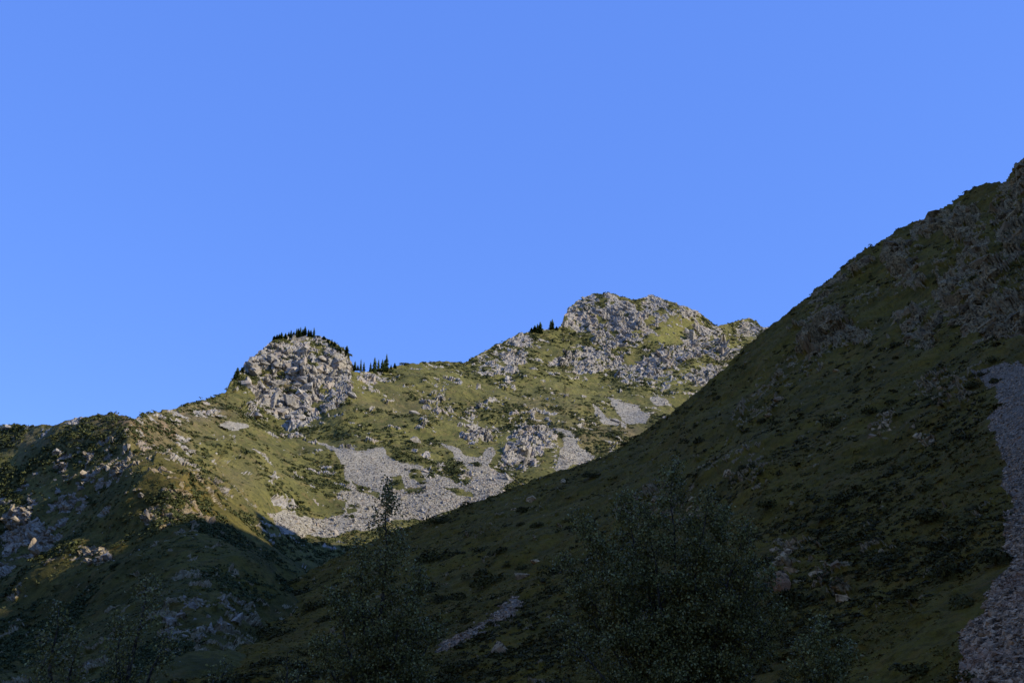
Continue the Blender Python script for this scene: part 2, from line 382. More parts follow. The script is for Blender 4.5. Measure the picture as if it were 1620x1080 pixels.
HILL_CLIFF = [(0, 806), (40, 798), (70, 828), (94, 844), (80, 872), (48, 888), (20, 880), (0, 872)]
HILL_CRAG = [(102, 892), (124, 872), (166, 862), (178, 884), (150, 894)]
HILL_RIGHT = [(215, 805), (290, 778), (335, 830), (300, 856), (232, 842)]
HILL_RIDGE = [(210, 663), (232, 652), (262, 648), (300, 650), (345, 640), (345, 660), (300, 672), (240, 668)]
HILL_EAST = [(255, 690), (300, 690), (340, 730), (310, 740), (280, 730)]
LOW_LEFT = [(248, 1005), (300, 925), (400, 940), (425, 1000), (310, 1065), (258, 1062)]
LOW_MID = [(424, 1046), (452, 1000), (486, 1010), (490, 1060), (440, 1075)]
EDGE_ROCK = [(0, 884), (8, 882), (9, 900), (0, 906)]
A_ROCK = [KNOB, PEAK_MAIN, PEAK_TOP, PEAK_DIAG, LEFT_CRAG, PEAK_SHOULDER, RIGHT_CRAG, SMALL_PEAK, MID_CRAG, PINK_CRAG, HILL_CLIFF, HILL_CRAG, SADDLE_ROCK]
A_SPARSE = [MID_UPPER, CENTRE_SPARSE, BELOW_KNOB, SCREE_ROCKS, HILL_SPARSE, HILL_LOW, HILL_RIGHT, HILL_RIDGE, HILL_EAST, LOW_LEFT, LOW_MID, EDGE_ROCK,
            [(1020, 600), (1060, 595), (1070, 610), (1030, 615)], [(235, 862), (252, 858), (258, 876), (238, 880)], [(315, 862), (345, 850), (345, 880), (320, 886)]]
FIN_ROCK = [(1397, 402), (1418, 374), (1440, 395), (1452, 432), (1474, 452), (1430, 454), (1410, 436)]
SLAB_ROCK = [(1490, 352), (1512, 322), (1545, 318), (1552, 348), (1566, 392), (1536, 402), (1500, 385)]
EDGE_FIN = [(1334, 437), (1342, 420), (1372, 400), (1386, 412), (1366, 436)]
UPPER_RIGHT = [(1560, 330), (1575, 296), (1598, 284), (1614, 256), (1640, 245), (1640, 320), (1640, 410), (1596, 424), (1578, 380)]
RIGHT_BAND = [(1480, 470), (1520, 456), (1560, 436), (1590, 450), (1640, 440), (1640, 535), (1560, 536), (1500, 516)]
MID_BAND = [(1262, 530), (1290, 500), (1320, 488), (1345, 505), (1384, 518), (1372, 545), (1290, 560), (1258, 556)]
MID_BAND2 = [(1412, 500), (1460, 488), (1502, 512), (1480, 546), (1430, 540)]
BLOCK_ROCK = [(1366, 688), (1384, 662), (1396, 652), (1414, 656), (1422, 676), (1400, 692)]
BLOCK_ROCK2 = [(1434, 676), (1450, 670), (1470, 680), (1484, 700), (1464, 706)]
BLOCK_ROCK3 = [(1326, 655), (1340, 648), (1346, 690), (1334, 692)]
LOW_CRAG = [(1203, 872), (1228, 826), (1262, 838), (1284, 850), (1312, 880), (1346, 906), (1340, 952), (1300, 964), (1284, 930), (1240, 925)]
UPPER_BROW = [(1440, 352), (1478, 340), (1512, 318), (1500, 345), (1470, 380), (1448, 392)]
LOW_BROW = [(1560, 380), (1600, 425), (1590, 450), (1545, 440), (1500, 455), (1470, 440), (1520, 405)]
EDGE_STRIP = [(1282, 482), (1300, 458), (1330, 430), (1340, 440), (1316, 465), (1298, 488)]
B_ROCK = [FIN_ROCK, SLAB_ROCK, EDGE_FIN, UPPER_RIGHT, RIGHT_BAND, MID_BAND, MID_BAND2, EDGE_STRIP, UPPER_BROW, LOW_BROW]
B_SPARSE = [BLOCK_ROCK, BLOCK_ROCK2, BLOCK_ROCK3, LOW_CRAG, [(1440, 582), (1500, 566), (1536, 600), (1542, 648), (1490, 645), (1450, 612)], [(1150, 690), (1190, 600), (1250, 555), (1300, 580), (1232, 640)],
            [(1130, 760), (1180, 698), (1232, 730), (1200, 775)], [(955, 812), (1040, 762), (1104, 770), (1108, 815), (1050, 826), (980, 826)], [(1340, 460), (1400, 460), (1410, 480), (1350, 485)], [(1640, 545), (1560, 545), (1500, 470), (1520, 420), (1640, 420)]]
SCREE_MAIN = [(432, 812), (445, 806), (470, 822), (500, 832), (540, 826), (548, 806), (528, 795), (556, 780), (548, 756), (540, 735), (522, 712), (500, 694), (512, 694), (532, 709), (560, 715), (604, 712), (616, 726),
              (660, 734), (690, 748), (722, 768), (742, 772), (748, 752), (728, 730), (702, 706), (684, 691), (702, 698), (736, 722), (760, 722), (778, 704), (784, 718), (774, 736), (812, 765), (786, 788), (720, 808), (650, 828), (600, 846), (520, 852), (440, 850), (434, 830)]
SCREE_MID = [(880, 673), (898, 680), (916, 704), (945, 717), (920, 732), (880, 746), (885, 720), (893, 700)]
SCREE_THIN = [(933, 640), (946, 643), (962, 660), (986, 666), (975, 671), (954, 670)]
SCREE_FAN = [(962, 630), (984, 637), (1006, 639), (1026, 664), (1020, 673), (985, 664)]
SCREE_SPOT = [(1028, 628), (1040, 625), (1056, 627), (1060, 635), (1040, 640)]
SCREE_LEFT = [(340, 676), (360, 671), (386, 682), (364, 683)]
SCREE_HOLES = [[(556, 752), (580, 766), (604, 786), (596, 792), (566, 776)], [(700, 772), (730, 776), (748, 786), (722, 786)], [(648, 742), (664, 742), (676, 762), (664, 768), (650, 756)], [(612, 754), (634, 752), (640, 770), (618, 772)], [(633, 770), (672, 772), (668, 782), (636, 780)], [(676, 750), (690, 752), (686, 758)], [(548, 812), (560, 808), (562, 822), (546, 824)]]
SCREE_RIGHT = [(1546, 598), (1568, 588), (1592, 580), (1625, 575), (1700, 560), (1720, 700), (1720, 1120), (1538, 1120), (1536, 1050), (1530, 1032), (1534, 994), (1566, 960), (1588, 925), (1604, 900), (1592, 872), (1588, 850), (1580, 832), (1600, 800), (1588, 768), (1594, 738), (1580, 700), (1570, 664), (1582, 640), (1572, 615)]
SCREE_PATH = [(694, 1022), (718, 998), (758, 975), (788, 958), (812, 940), (823, 945), (797, 974), (753, 1003), (708, 1032)]
DRY_A = [(270, 672, 70, 22, 0.9), (330, 650, 40, 14, 0.5), (345, 760, 60, 30, 0.35), (930, 690, 50, 25, 0.5), (860, 640, 60, 25, 0.4), (1000, 690, 30, 20, 0.4), (40, 690, 80, 20, 0.5), (448, 606, 28, 7, 0.7), (1030, 468, 30, 6, 0.6), (640, 640, 70, 20, 0.25), (165, 665, 50, 14, 0.6)]
LUSH_A = [(1065, 522, 22, 14, 1.0), (1050, 536, 20, 10, 0.8), (1165, 540, 20, 14, 1.0), (1105, 580, 20, 12, 1.0), (1060, 610, 30, 12, 0.7), (860, 610, 70, 18, 0.7), (920, 640, 60, 18, 0.6), (790, 690, 25, 25, 0.5), (650, 690, 80, 25, 0.5), (560, 680, 60, 20, 0.45), (430, 760, 60, 30, 0.4), (330, 740, 40, 40, 0.4), (710, 600, 80, 20, 0.35), (940, 590, 30, 10, 0.3), (890, 545, 30, 14, 0.5)]

def landform(name, az, ridge, foot, rbf, nrow, nback, mat, big, is_near, rock_polys, sparse_polys, scree_polys, holes, dry, lush, bare=(0.62, 0.8, 0.7)):
    re_ = np.interp(az, *mono(*ridge)); fe = np.interp(az, *mono(*foot))
    s = np.linspace(0, 1, nrow)
    EL = re_[None] + (fe - re_)[None] * s[:, None]; AZ = np.repeat(az[None], nrow, 0)
    RHO = rbf(AZ, EL)
    front = ang2pt(AZ, EL, RHO)                       # row 0 = ridge
    rows = [front]
    # below the foot: keep falling towards the valley floor
    last = front[-1]; sk = []
    for i in range(1, 5):
        q = last.copy(); f = i / 4; rr = np.hypot(last[:, 0], last[:, 1]); k = 1 - 0.22 * f
        q[:, :2] *= k; q[:, 2] = last[:, 2] * (1 - f) + (-26) * f; sk.append(q)
    # behind the ridge: fall away on the far side
    bk = []; r0 = front[0]; rr = np.hypot(r0[:, 0], r0[:, 1]); zz = r0[:, 2] + 26
    for i in range(nback, 0, -1):
        f = (i / nback) ** 1.6; q = r0.copy(); dist = 1.7 * zz * f
        q[:, :2] *= ((rr + dist) / rr)[:, None]; q[:, 2] = r0[:, 2] - zz * f ** 0.95 * (0.35 + 0.65 * f) ; bk.append(q)
    G = np.concatenate([np.array(bk), front, np.array(sk)], 0)
    nr, nc = G.shape[:2]; P0 = G.reshape(-1, 3)
    X, Y = project(P0); rowi = np.repeat(np.arange(nr), nc)
    isfront = (rowi >= nback) & (rowi < nback + nrow)
    # distance below the ridge in picture pixels, to keep the skyline as drawn
    ridge_w = np.zeros((nr, nc)); ridge_w[nback:nback + nrow] = sstep(0, 1.6, (re_[None] - EL)); ridge_w[nback + nrow:] = 1; ridge_w[:nback] = 0.6
    rw = ridge_w.ravel()
    def normals(Gd):
        du = np.gradient(Gd, axis=1); dv = np.gradient(Gd, axis=0); N = np.cross(du, dv); N /= np.linalg.norm(N, axis=-1, keepdims=True) + 1e-9
        N = np.where((N[..., 2:3] < 0), -N, N); return N
    N = normals(G).reshape(-1, 3)
    wob = fbm(P0, 22 * big, 4, 3, 0.6)
    wpx = 7 if not is_near else 10
    sd = polys_sd(X, Y, rock_polys); rock = sstep(-5, 6, sd + wob * wpx)
    holes_n = fbm(P0, 20 * big, 4, 15, 0.6)                        # turf and bushes break the rock faces up
    rock *= 1 - sstep(0.12, 0.4, holes_n - (0.30 if not is_near else 0.22) * np.clip(sd / 40, 0, 1)) * 0.95
    sds = polys_sd(X, Y, sparse_polys); rock2 = sstep(-8, 10, sds + wob * wpx) * sstep(0.12, 0.42, fbm(P0, 9 * big, 4, 9, 0.6))
    rock = np.maximum(rock, rock2 * 0.95)
    rock = np.maximum(rock, sstep(bare[0], bare[1], fbm(P0, 16 * big, 4, 77, 0.62)) * bare[2])     # the odd bare spot anywhere
    sdc = polys_sd(X, Y, scree_polys)
    if holes: sdc = np.minimum(sdc, -polys_sd(X, Y, holes))
    scree = sstep(-2.5, 2.5, sdc + (wob * 2.5 if not is_near else wob * 5 + 4 * fbm(P0, 3.0, 3, 7, 0.6)))
    rock *= (1 - scree)
    front_ok = isfront | (rowi >= nback + nrow)
    rock = np.where(front_ok, rock, 0.3 * (wob > 0.2)); scree = np.where(front_ok, scree, 0)
    # relief of the turf: swells, hummocks and tussocks
    near = np.clip(np.hypot(P0[:, 0], P0[:, 1]) / (280.0 if is_near else 500.0), 0.12, 1)
    D = (9.0 * big * fbm(P0, 130 * big, 3, 21) * rw + 2.2 * big * fbm(P0, 34 * big, 2, 31) * (0.25 + 0.75 * rw)) * near + (1 - 0.7 * scree) * ((1.3 if is_near else 0.85) * big * fbm(P0, 9 * big, 3, 41) + (0.4 if is_near else 0.25) * big * vnoise(P0, 2.4 * big, 51))
    D += (1 - rw) * (2.4 if is_near else 1.3) * big * fbm(P0, 14 * big, 4, 91, 0.65) * isfront           # notched skyline
    idx = np.where(rock > 0.03)[0]
    Pr = P0[idx]; st = np.array([[0.80, 0.25, 0.55], [-0.2, 0.95, -0.1], [-0.56, 0.05, 0.82]])   # the beds of rock dip to the right
    q = Pr @ st.T * np.array([1.0, 1.0, 0.55])
    def broken(sc):
        h1, t1, c1 = plates(q, 17 * sc, 5); h2, t2, c2 = plates(q, 6.5 * sc, 6); h3_, t3, c3 = plates(q, 2.8 * sc, 8)
        return sc * (4.2 * h1 + 7.0 * t1 - 3.5 * (1 - sstep(0, 0.12, c1)) + 1.7 * h2 + 3.0 * t2 - 1.6 * (1 - sstep(0, 0.16, c2)) + 0.7 * h3_ + 1.2 * t3 + 1.6)
    if is_near:
        wr = sstep(330, 470, np.hypot(Pr[:, 0], Pr[:, 1])); dr = 0.8 * broken(big) * (1 - wr) + 0.62 * broken(0.95) * wr
    else:
        rp = np.hypot(Pr[:, 0], Pr[:, 1]); wr = sstep(960, 1180, rp); w2 = sstep(1420, 1600, rp); dr = broken(big) * wr * (1 - w2) + broken(0.42 * big) * (1 - wr) + broken(0.8) * w2
    amp = np.where(rw[idx] < 0.5, 0.55, 1.0)
    D[idx] += rock[idx] * dr * amp
    P = P0 + N * D[:, None]
    Gd = P.reshape(nr, nc, 3)
    i = np.arange(nr - 1)[:, None] * nc + np.arange(nc - 1)[None]
    F = np.stack([i, i + nc, i + nc + 1, i + 1], -1).reshape(-1, 4)
    sharp = (rock[F].mean(1) > 0.4)
    wobd = fbm(P0, 40 * big, 3, 61)
    dryv = np.clip(blobs(X, Y, dry) * (0.75 + 0.6 * wobd), 0, 1) if dry else np.clip(0.25 * wobd, 0, 1)
    lushv = np.clip(blobs(X, Y, lush) * (0.8 + 0.7 * wobd), 0, 1) if lush else np.clip(0.5 * fbm(P0, 60 * big, 3, 71), 0, 1)
    me = mesh_np(name, P, F, mat, {'rock': rock, 'scree': scree, 'dry': dryv, 'lush': lushv, 'shade_tint': (np.zeros(len(P)) if is_near else 1 - sstep(560, 860, np.hypot(P[:, 0], P[:, 1])))}, sharp)
    o = link(name, me, kind='structure')
    N2 = normals(Gd).reshape(-1, 3)
    X2, Y2 = project(P)
    return dict(obj=o, P=P, N=N2, X=X2, Y=Y2, rock=rock, scree=scree, front=isfront, rho=np.hypot(P[:, 0], P[:, 1]), sdrock=sd, lush=lushv, skyline=(1 - rw) * isfront)

def cols(segs):
    out = []
    for a, b, st in segs: out.append(np.arange(a, b, st))
    return np.concatenate(out)
deg_px = math.degrees(1 / FPX)
azA = cols([(-62, -29, 0.5), (-29, 17, 1.35 * deg_px * 1.04), (17, 46, 0.6)])
ra = px2ang(*np.array(A_RIDGE, float).T); fa = px2ang(*np.array(A_FOOT, float).T)
ca = np.array(A_CTRL, float); a_, e_ = px2ang(ca[:, 0], ca[:, 1])
LA = landform('mountain', azA, ra, fa, RBF(a_, e_, ca[:, 2]), 380, 14, MAT_FAR, 1.0, False, A_ROCK, A_SPARSE,
              [SCREE_MAIN, SCREE_MID, SCREE_THIN, SCREE_FAN, SCREE_SPOT, SCREE_LEFT], SCREE_HOLES, DRY_A, LUSH_A)
azB = cols([(-27, -22, 0.12), (-22, 31, 1.6 * deg_px), (31, 60, 0.25), (60, 160, 1.0)])
rb = px2ang(*np.array(B_RIDGE, float).T); rbx = np.array(B_RIDGE_AE, float)
rb = (np.concatenate([rb[0], rbx[:, 0]]), np.concatenate([rb[1], rbx[:, 1]]))
cb = np.array(B_CTRL, float); a_, e_ = px2ang(cb[:, 0], cb[:, 1]); cx = np.array(B_CTRL_AE, float)
fb = np.array(B_FOOT_AE, float).T
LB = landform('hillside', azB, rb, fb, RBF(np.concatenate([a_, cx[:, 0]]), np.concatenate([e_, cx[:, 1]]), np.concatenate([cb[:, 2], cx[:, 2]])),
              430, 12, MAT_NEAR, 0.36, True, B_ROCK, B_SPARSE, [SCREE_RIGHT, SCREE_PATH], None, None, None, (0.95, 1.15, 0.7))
# the opposite, sunlit side of the valley, left of and behind the camera: unseen, added for its warm bounce light
azC = np.arange(-205, -58, 1.2)
LC = landform('bounce_valley_side', azC, ([-205, -180, -150, -110, -80, -58], [12, 20, 25, 27, 24, 18]), ([-205, -58], [-5, -5]),
              RBF(*np.array([(a, e, r) for a in (-205, -170, -130, -90, -62) for e, r in ((26, 1000), (12, 560), (0, 260), (-5, 190))], float).T),
              70, 6, MAT_FAR, 1.0, False, [], [], [], None, None, None, (0.0, 0.5, 1.0))
B_RX, B_RY = mono(*np.array(B_RIDGE, float).T)

# ground sheet: a bank under the camera, the valley floor below, flat to the horizon
def ground():
    rr = np.concatenate([[0.0], np.geomspace(2, 9000, 70)]); th = np.linspace(0, 2 * math.pi, 121)[:-1]
    V = [(0, 0, 0)]
    for r in rr[1:]:
        z = -13 * float(sstep(8, 75, np.array(r)))
        for t in th: V.append((r * math.sin(t), r * math.cos(t), z))
    V = np.array(V); V[1:, 2] += 0.25 * fbm(V[1:], 6, 3, 5) * np.clip(np.hypot(V[1:, 0], V[1:, 1]) / 10, 0, 1)
    F = []; n = len(th)
    for j in range(n): F.append((0, 1 + j, 1 + (j + 1) % n, 1 + (j + 1) % n))
    Fq = []
    for i in range(len(rr) - 2):
        for j in range(n):
            a = 1 + i * n + j; b = 1 + i * n + (j + 1) % n; Fq.append((a, a + n, b + n, b))
    me = bpy.data.meshes.new('ground'); me.from_pydata(V.tolist(), [], [f[:3] for f in F] + Fq); me.materials.append(MAT_NEAR)
    for p in me.polygons: p.use_smooth = True
    for nme in ('rock', 'scree', 'dry', 'lush'): me.attributes.new(nme, 'FLOAT', 'POINT')
    link('ground', me, kind='structure')
ground()

# ------------------------------------------------------------------ scatter helpers
def visible_mask(L, isA):
    m = L['front'] & (L['X'] > -25) & (L['X'] < 1645) & (L['Y'] < 1095)
    if isA: m &= L['Y'] < np.interp(L['X'], B_RX, B_RY) + 14
    return m
VA, VB = visible_mask(LA, True), visible_mask(LB, False)
def pick(L, vis, polys=None, w=None, n=10, sd_min=0.0):
    m = vis.copy()
    if polys is not None: m &= polys_sd(L['X'], L['Y'], polys) > sd_min
    ids = np.where(m)[0]
    if len(ids) == 0: return ids
    p = None
    if w is not None:
        p = w[ids]; 
        if p.sum() <= 0: return ids[:0]
        p = p / p.sum(); n = min(n, int((p > 0).sum()))
    return rng.choice(ids, min(n, len(ids)), replace=False, p=p)
HULLS = [hull_arrays(rng, 13, (1.0, 0.78, 0.8)) for _ in range(14)]
BIG_HULLS = [split_tris(*hull_arrays(rng, 16, (1.0, 0.72, 0.85), 0.8), rng, 0.13) for _ in range(12)]
SMALL_HULLS = [hull_arrays(rng, 8, (1.0, 0.75, 0.6)) for _ in range(10)]
def hull_meshes(hs, nm, mat): return [mesh_np(nm, v, f, mat, {'tone': np.full(len(v), rng.random())}, smooth=False) for v, f in hs]
FAR_BLOCKS = hull_meshes(BIG_HULLS, 'far_block', MAT_ROCK_FAR); NEAR_BLOCKS = hull_meshes(BIG_HULLS, 'near_block', MAT_ROCK_NEAR)
PALE_BLOCKS = hull_meshes(BIG_HULLS, 'pale_block', MAT_ROCK_PALE); MID_BLOCKS = hull_meshes(BIG_HULLS, 'mid_block', MAT_ROCK_MID); PINK_BLOCKS = hull_meshes(BIG_HULLS, 'pink_block', MAT_ROCK_PINK); STONES = hull_meshes(HULLS, 'stone', MAT_STONE); STONES_NEAR = hull_meshes(HULLS, 'near_stone', MAT_STONE_NEAR)
def block_matrix(n, size, spin, stretch, tilt=0.35):
    nn = n * 0.75 + np.array((0, 0, 0.35)) + rng.normal(size=3) * tilt
    M = rot_from(nn, spin)
    return M * (np.array([stretch, 0.85 + 0.3 * rng.random(), 0.6 + 0.5 * rng.random()]) * size)[None]
def place(name, me, M, pos, parent=None):
    o = bpy.data.objects.new(name, me); COL.objects.link(o)
    base = np.array(parent.location) if parent is not None else 0
    m4 = Matrix([[*M[0], pos[0]], [*M[1], pos[1]], [*M[2], pos[2]], [0, 0, 0, 1]])
    l, r, s = m4.decompose(); o.rotation_euler = r.to_euler(); o.scale = s
    o.location = Vector(tuple(np.asarray(pos) - base))
    if parent is not None: o.parent = parent
    return o
def outcrop(L, vis, poly, label, n_big, n_small, px_big, px_small, meshes, mat, spin=0.9, name='rock_outcrop', cat='rock outcrop', sd=2.0, group=None, rockw=True, stretch=1.0, wander=0.45):
    """a crag: its larger blocks as separate rocks, the rubble between them as one part"""
    ids = pick(L, vis, [poly], (L['rock'] ** 2 + 0.02) if rockw else None, n_big + n_small, sd)
    if len(ids) == 0: return None
    c = L['P'][ids].mean(0)
    root = bpy.data.objects.new(name, None); COL.objects.link(root); root.location = Vector(tuple(c)); root.empty_display_size = 1
    tag(root, label, cat, group)
    nb = min(n_big, len(ids)); items = []
    for k, i in enumerate(ids):
        big = k < nb; lo, hi = px_big if big else px_small
        px = lo + (hi - lo) * rng.random() ** 1.7
        size = 0.5 * px * L['rho'][i] / FPX / 0.95
        M = block_matrix(L['N'][i], size, spin + rng.normal() * wander, (1.0 + 0.7 * rng.random()) * stretch)
        pos = L['P'][i] - L['N'][i] * size * (0.38 + 0.32 * rng.random())
        if big: place('rock', meshes[int(rng.integers(len(meshes)))], M, pos, root)
        else: items.append((int(rng.integers(len(HULLS))), M, pos - c, rng.random()))
    if items:
        V, F, T = merge(items, HULLS); o = link('rubble', mesh_np('rubble', V, F, mat, {'tone': T}, smooth=False), root); o['kind'] = 'stuff'
    return root

# ------------------------------------------------------------------ crags
oc = lambda poly, label, nb, ns, pb, ps, **k: outcrop(LA, VA, poly, label, nb, ns, pb, ps, FAR_BLOCKS, MAT_ROCK_FAR, **k)
ol = lambda poly, label, nb, ns, pb, ps, **k: outcrop(LA, VA, poly, label, nb, ns, pb, ps, MID_BLOCKS, MAT_ROCK_MID, **k)
on = lambda poly, label, nb, ns, pb, ps, **k: outcrop(LB, VB, poly, label, nb, ns, pb, ps, k.pop('meshes', NEAR_BLOCKS), MAT_ROCK_NEAR, **k)
oc(KNOB, 'pale rocky knob crowned with a row of spruces', 260, 600, (11, 26), (4, 9), name='rocky_summit', cat='rocky summit', spin=0.7)
oc(PEAK_MAIN, 'broad grey cliff forming the front of the highest lit peak', 190, 900, (6, 12), (3, 6), name='cliff', cat='cliff', spin=0.9)
oc(PEAK_TOP, 'grey crags along the right shoulder of the highest peak', 12, 90, (7, 11), (4, 7))
oc(PEAK_DIAG, 'slanting pale cliff below the green gully of the highest peak', 130, 500, (7, 14), (3, 7), name='cliff', cat='cliff', spin=0.95, stretch=2.0, wander=0.18)
oc(LEFT_CRAG, 'pale crag on the ridge left of the highest peak', 40, 200, (6, 11), (3, 6))
oc(PEAK_SHOULDER, 'narrow rocky ridge climbing towards the two lone spruces', 10, 90, (6, 10), (3, 7))
oc(RIGHT_CRAG, 'grey crag at the dark ridge below the highest peak', 20, 110, (7, 13), (4, 8))
oc(SMALL_PEAK, 'small farthest rocky summit right of the highest peak', 10, 90, (6, 11), (3, 7))
oc(MID_CRAG, 'layered grey crag between the two grey scree runs', 70, 260, (8, 18), (4, 8), spin=0.35)
oc(MID_UPPER, 'small bushy crag just above the layered crag', 9, 50, (7, 11), (3, 6))
oc(PINK_CRAG, 'small pinkish crag left of the layered crag', 14, 50, (9, 17), (4, 7))
oc(CENTRE_SPARSE, 'scattered pale rocks in the middle of the sunlit slope', 20, 120, (6, 12), (3, 6))
oc(SADDLE_ROCK, 'low pale crag under the spruces of the saddle', 9, 40, (7, 11), (3, 6))
oc(BELOW_KNOB, 'patch of broken grey rock below the knob', 14, 80, (6, 11), (3, 6))
oc(SCREE_ROCKS, 'pale rocks standing in the upper left of the large scree', 12, 50, (7, 13), (3, 6))
ol(HILL_SPARSE, 'scattered grey rocks on the rounded left hilltop', 60, 170, (7, 14), (3, 7))
ol(HILL_LOW, 'scattered grey rocks above the cliff at the left edge', 22, 90, (7, 13), (3, 7))
ol(HILL_CLIFF, 'grey cliff at the left edge of the picture', 60, 160, (9, 22), (4, 9), name='cliff', cat='cliff', spin=1.2)
ol(HILL_CRAG, 'slanting grey crag right of the left edge cliff', 22, 70, (9, 18), (4, 8), spin=0.3)
ol(HILL_RIGHT, 'scattered rocks on the shaded right flank of the left hill', 22, 120, (6, 11), (3, 6))
oc(HILL_RIDGE, 'brown rocky patch on the ridge right of the left hilltop', 14, 100, (6, 11), (3, 6))
oc(HILL_EAST, 'pale rocks on the sunlit flank right of the left hilltop', 16, 60, (6, 11), (3, 6))
ol(LOW_LEFT, 'dark broken crag above the small birches at lower left', 60, 220, (9, 20), (4, 9), spin=1.2)
ol(LOW_MID, 'dark crag half hidden behind the middle birch', 16, 60, (9, 18), (4, 9), spin=1.2)
on(FIN_ROCK, 'tall grey rock fin leaning on the upper dark hillside', 49, 49, (12, 37), (5, 10), spin=1.15)
on(SLAB_ROCK, 'grey slabby crag high on the dark hillside', 54, 54, (12, 35), (5, 10), spin=1.1)
on(EDGE_FIN, 'grey crag on the skyline edge of the dark hillside', 14, 27, (9, 25), (4, 9), spin=1.0)
on(UPPER_RIGHT, 'grey crags below the top corner of the dark hillside', 54, 63, (12, 32), (5, 10), spin=1.1)
on(RIGHT_BAND, 'broad band of dark crags at the right edge', 123, 153, (12, 30), (5, 10), spin=1.0)
on(MID_BAND, 'dark crags along the middle of the upper hillside', 72, 108, (11, 30), (4, 9), spin=1.2)
on(MID_BAND2, 'broken crag beside the wide band of dark crags', 42, 63, (11, 27), (4, 9), spin=1.0)
on(UPPER_BROW, 'dark crag on the skyline between the fin and the slabby crag', 22, 30, (10, 30), (5, 10), spin=1.1)
on(LOW_BROW, 'dark crag above the broad band at the right edge', 30, 40, (10, 30), (5, 10), spin=1.0)
on(EDGE_STRIP, 'narrow row of rocks down the dark skyline', 7, 22, (8, 17), (4, 8))
on(BLOCK_ROCK, 'largest pale rock group halfway down the dark hillside', 14, 24, (10, 26), (4, 9), rockw=False, meshes=PALE_BLOCKS)
on(BLOCK_ROCK2, 'slanting rocks right of the largest pale rock group', 10, 14, (9, 20), (4, 8), rockw=False, meshes=PALE_BLOCKS)
on(BLOCK_ROCK3, 'thin upright rocks left of the largest pale rock group', 5, 6, (9, 15), (4, 8), rockw=False, meshes=PALE_BLOCKS)
on(LOW_CRAG, 'jagged bush covered crag right of the big birch', 80, 160, (10, 28), (4, 10), spin=1.2, meshes=PALE_BLOCKS)
on([(955, 812), (1040, 762), (1104, 770), (1108, 815), (1050, 826), (980, 826)], 'pale crag showing through the top of the big birch', 24, 50, (10, 26), (4, 9), rockw=False, meshes=PALE_BLOCKS)

# ------------------------------------------------------------------ single boulders
def nearest(L, vis, X, Y):
    d = (L['X'] - X) ** 2 + (L['Y'] - Y) ** 2; d = np.where(vis, d, 1e12); return int(np.argmin(d))
def boulder(L, vis, X, Y, w, h, meshes, label, group=None):
    i = nearest(L, vis, X, Y); k = L['rho'][i] / FPX
    M = rot_from(L['N'][i] * 0.7 + np.array((0.1 * rng.normal(), -0.2, 0.5)), rng.normal() * 0.25) * (np.array([w * 0.55 * k, w * 0.42 * k, h * 0.62 * k]))[None]
    o = place('boulder', meshes[int(rng.integers(len(meshes)))], M, L['P'][i] + L['N'][i] * h * 0.06 * k)
    return tag(o, label, 'boulder', group)
for X, Y, w, h, lab in [(656, 699, 24, 17, 'dark boulder alone above the large scree'), (428, 757, 18, 11, 'flat pale boulder left of the large scree'), (340, 652, 12, 11, 'white boulder on the ridge left of the knob'),
                        (558, 626, 17, 14, 'rounded grey boulder at the right foot of the knob'), (585, 618, 9, 7, 'small pale boulder on the grass below the saddle'), (404, 718, 20, 12, 'pale rock above the grass left of the large scree'),
                        (655, 655, 19, 11, 'long reddish rock lying across the sunlit slope'), (676, 668, 16, 8, 'pale flat rock beside the long reddish rock'), (850, 668, 20, 9, 'slab between the layered crag and thin scree'),
                        (974, 667, 18, 8, 'pale slab at the foot of the thin scree'), (1000, 707, 10, 7, 'small pale rock at the edge of the shaded ridge'), (130, 774, 14, 12, 'rounded grey boulder below the left hill rocks'), (92, 716, 15, 14, 'blocky boulder left of the left hill rocks'),
                        (224, 784, 11, 14, 'pointed boulder alone on the left hill face'), (170, 880, 16, 16, 'pale boulder at the end of the slanting crag'), (12, 678, 16, 12, 'dark boulder on the ridge at the left edge'), (1, 895, 12, 22, 'pale boulder cut by the left edge')]:
    boulder(LA, VA, X, Y, w, h, FAR_BLOCKS, lab)
for X, Y, w, h, ms, lab in [(826, 911, 26, 13, PALE_BLOCKS, 'pale flat boulder above the narrow stone run'), (843, 792, 24, 18, PALE_BLOCKS, 'grey boulder on the dark ridge left of the big birch'), (812, 806, 10, 7, PALE_BLOCKS, 'small rock left of the grey ridge boulder'),
                            (850, 890, 18, 10, PALE_BLOCKS, 'pale rock just above the flat boulder'), (1236, 930, 50, 48, PINK_BLOCKS, 'large pinkish boulder at the foot of the jagged crag'), (1268, 895, 16, 18, PALE_BLOCKS, 'small pale block in the middle of the jagged crag'),
                            (790, 1030, 44, 24, PALE_BLOCKS, 'broad grey rock below the narrow stone run'), (892, 762, 16, 11, PALE_BLOCKS, 'small grey rock on the dark ridge crest'), (1152, 750, 20, 14, PALE_BLOCKS, 'pale rock above the big birch'), (1173, 752, 14, 16, PALE_BLOCKS, 'upright rock beside the pale rock above the big birch'),
                            (1220, 660, 14, 12, PALE_BLOCKS, 'grey rock on the bare middle of the dark hillside'), (1490, 615, 12, 9, PALE_BLOCKS, 'pale rock among the bushes left of the right scree'), (1482, 600, 12, 9, PALE_BLOCKS, 'upper pale rock among the bushes left of the right scree'),
                            (1324, 588, 12, 8, PALE_BLOCKS, 'rock at the top of the thin ledge'), (1235, 633, 28, 12, PALE_BLOCKS, 'long thin ledge slanting across the dark hillside'), (1060, 940, 20, 14, PALE_BLOCKS, 'dark rock behind the big birch')]:
    boulder(LB, VB, X, Y, w, h, ms, lab)
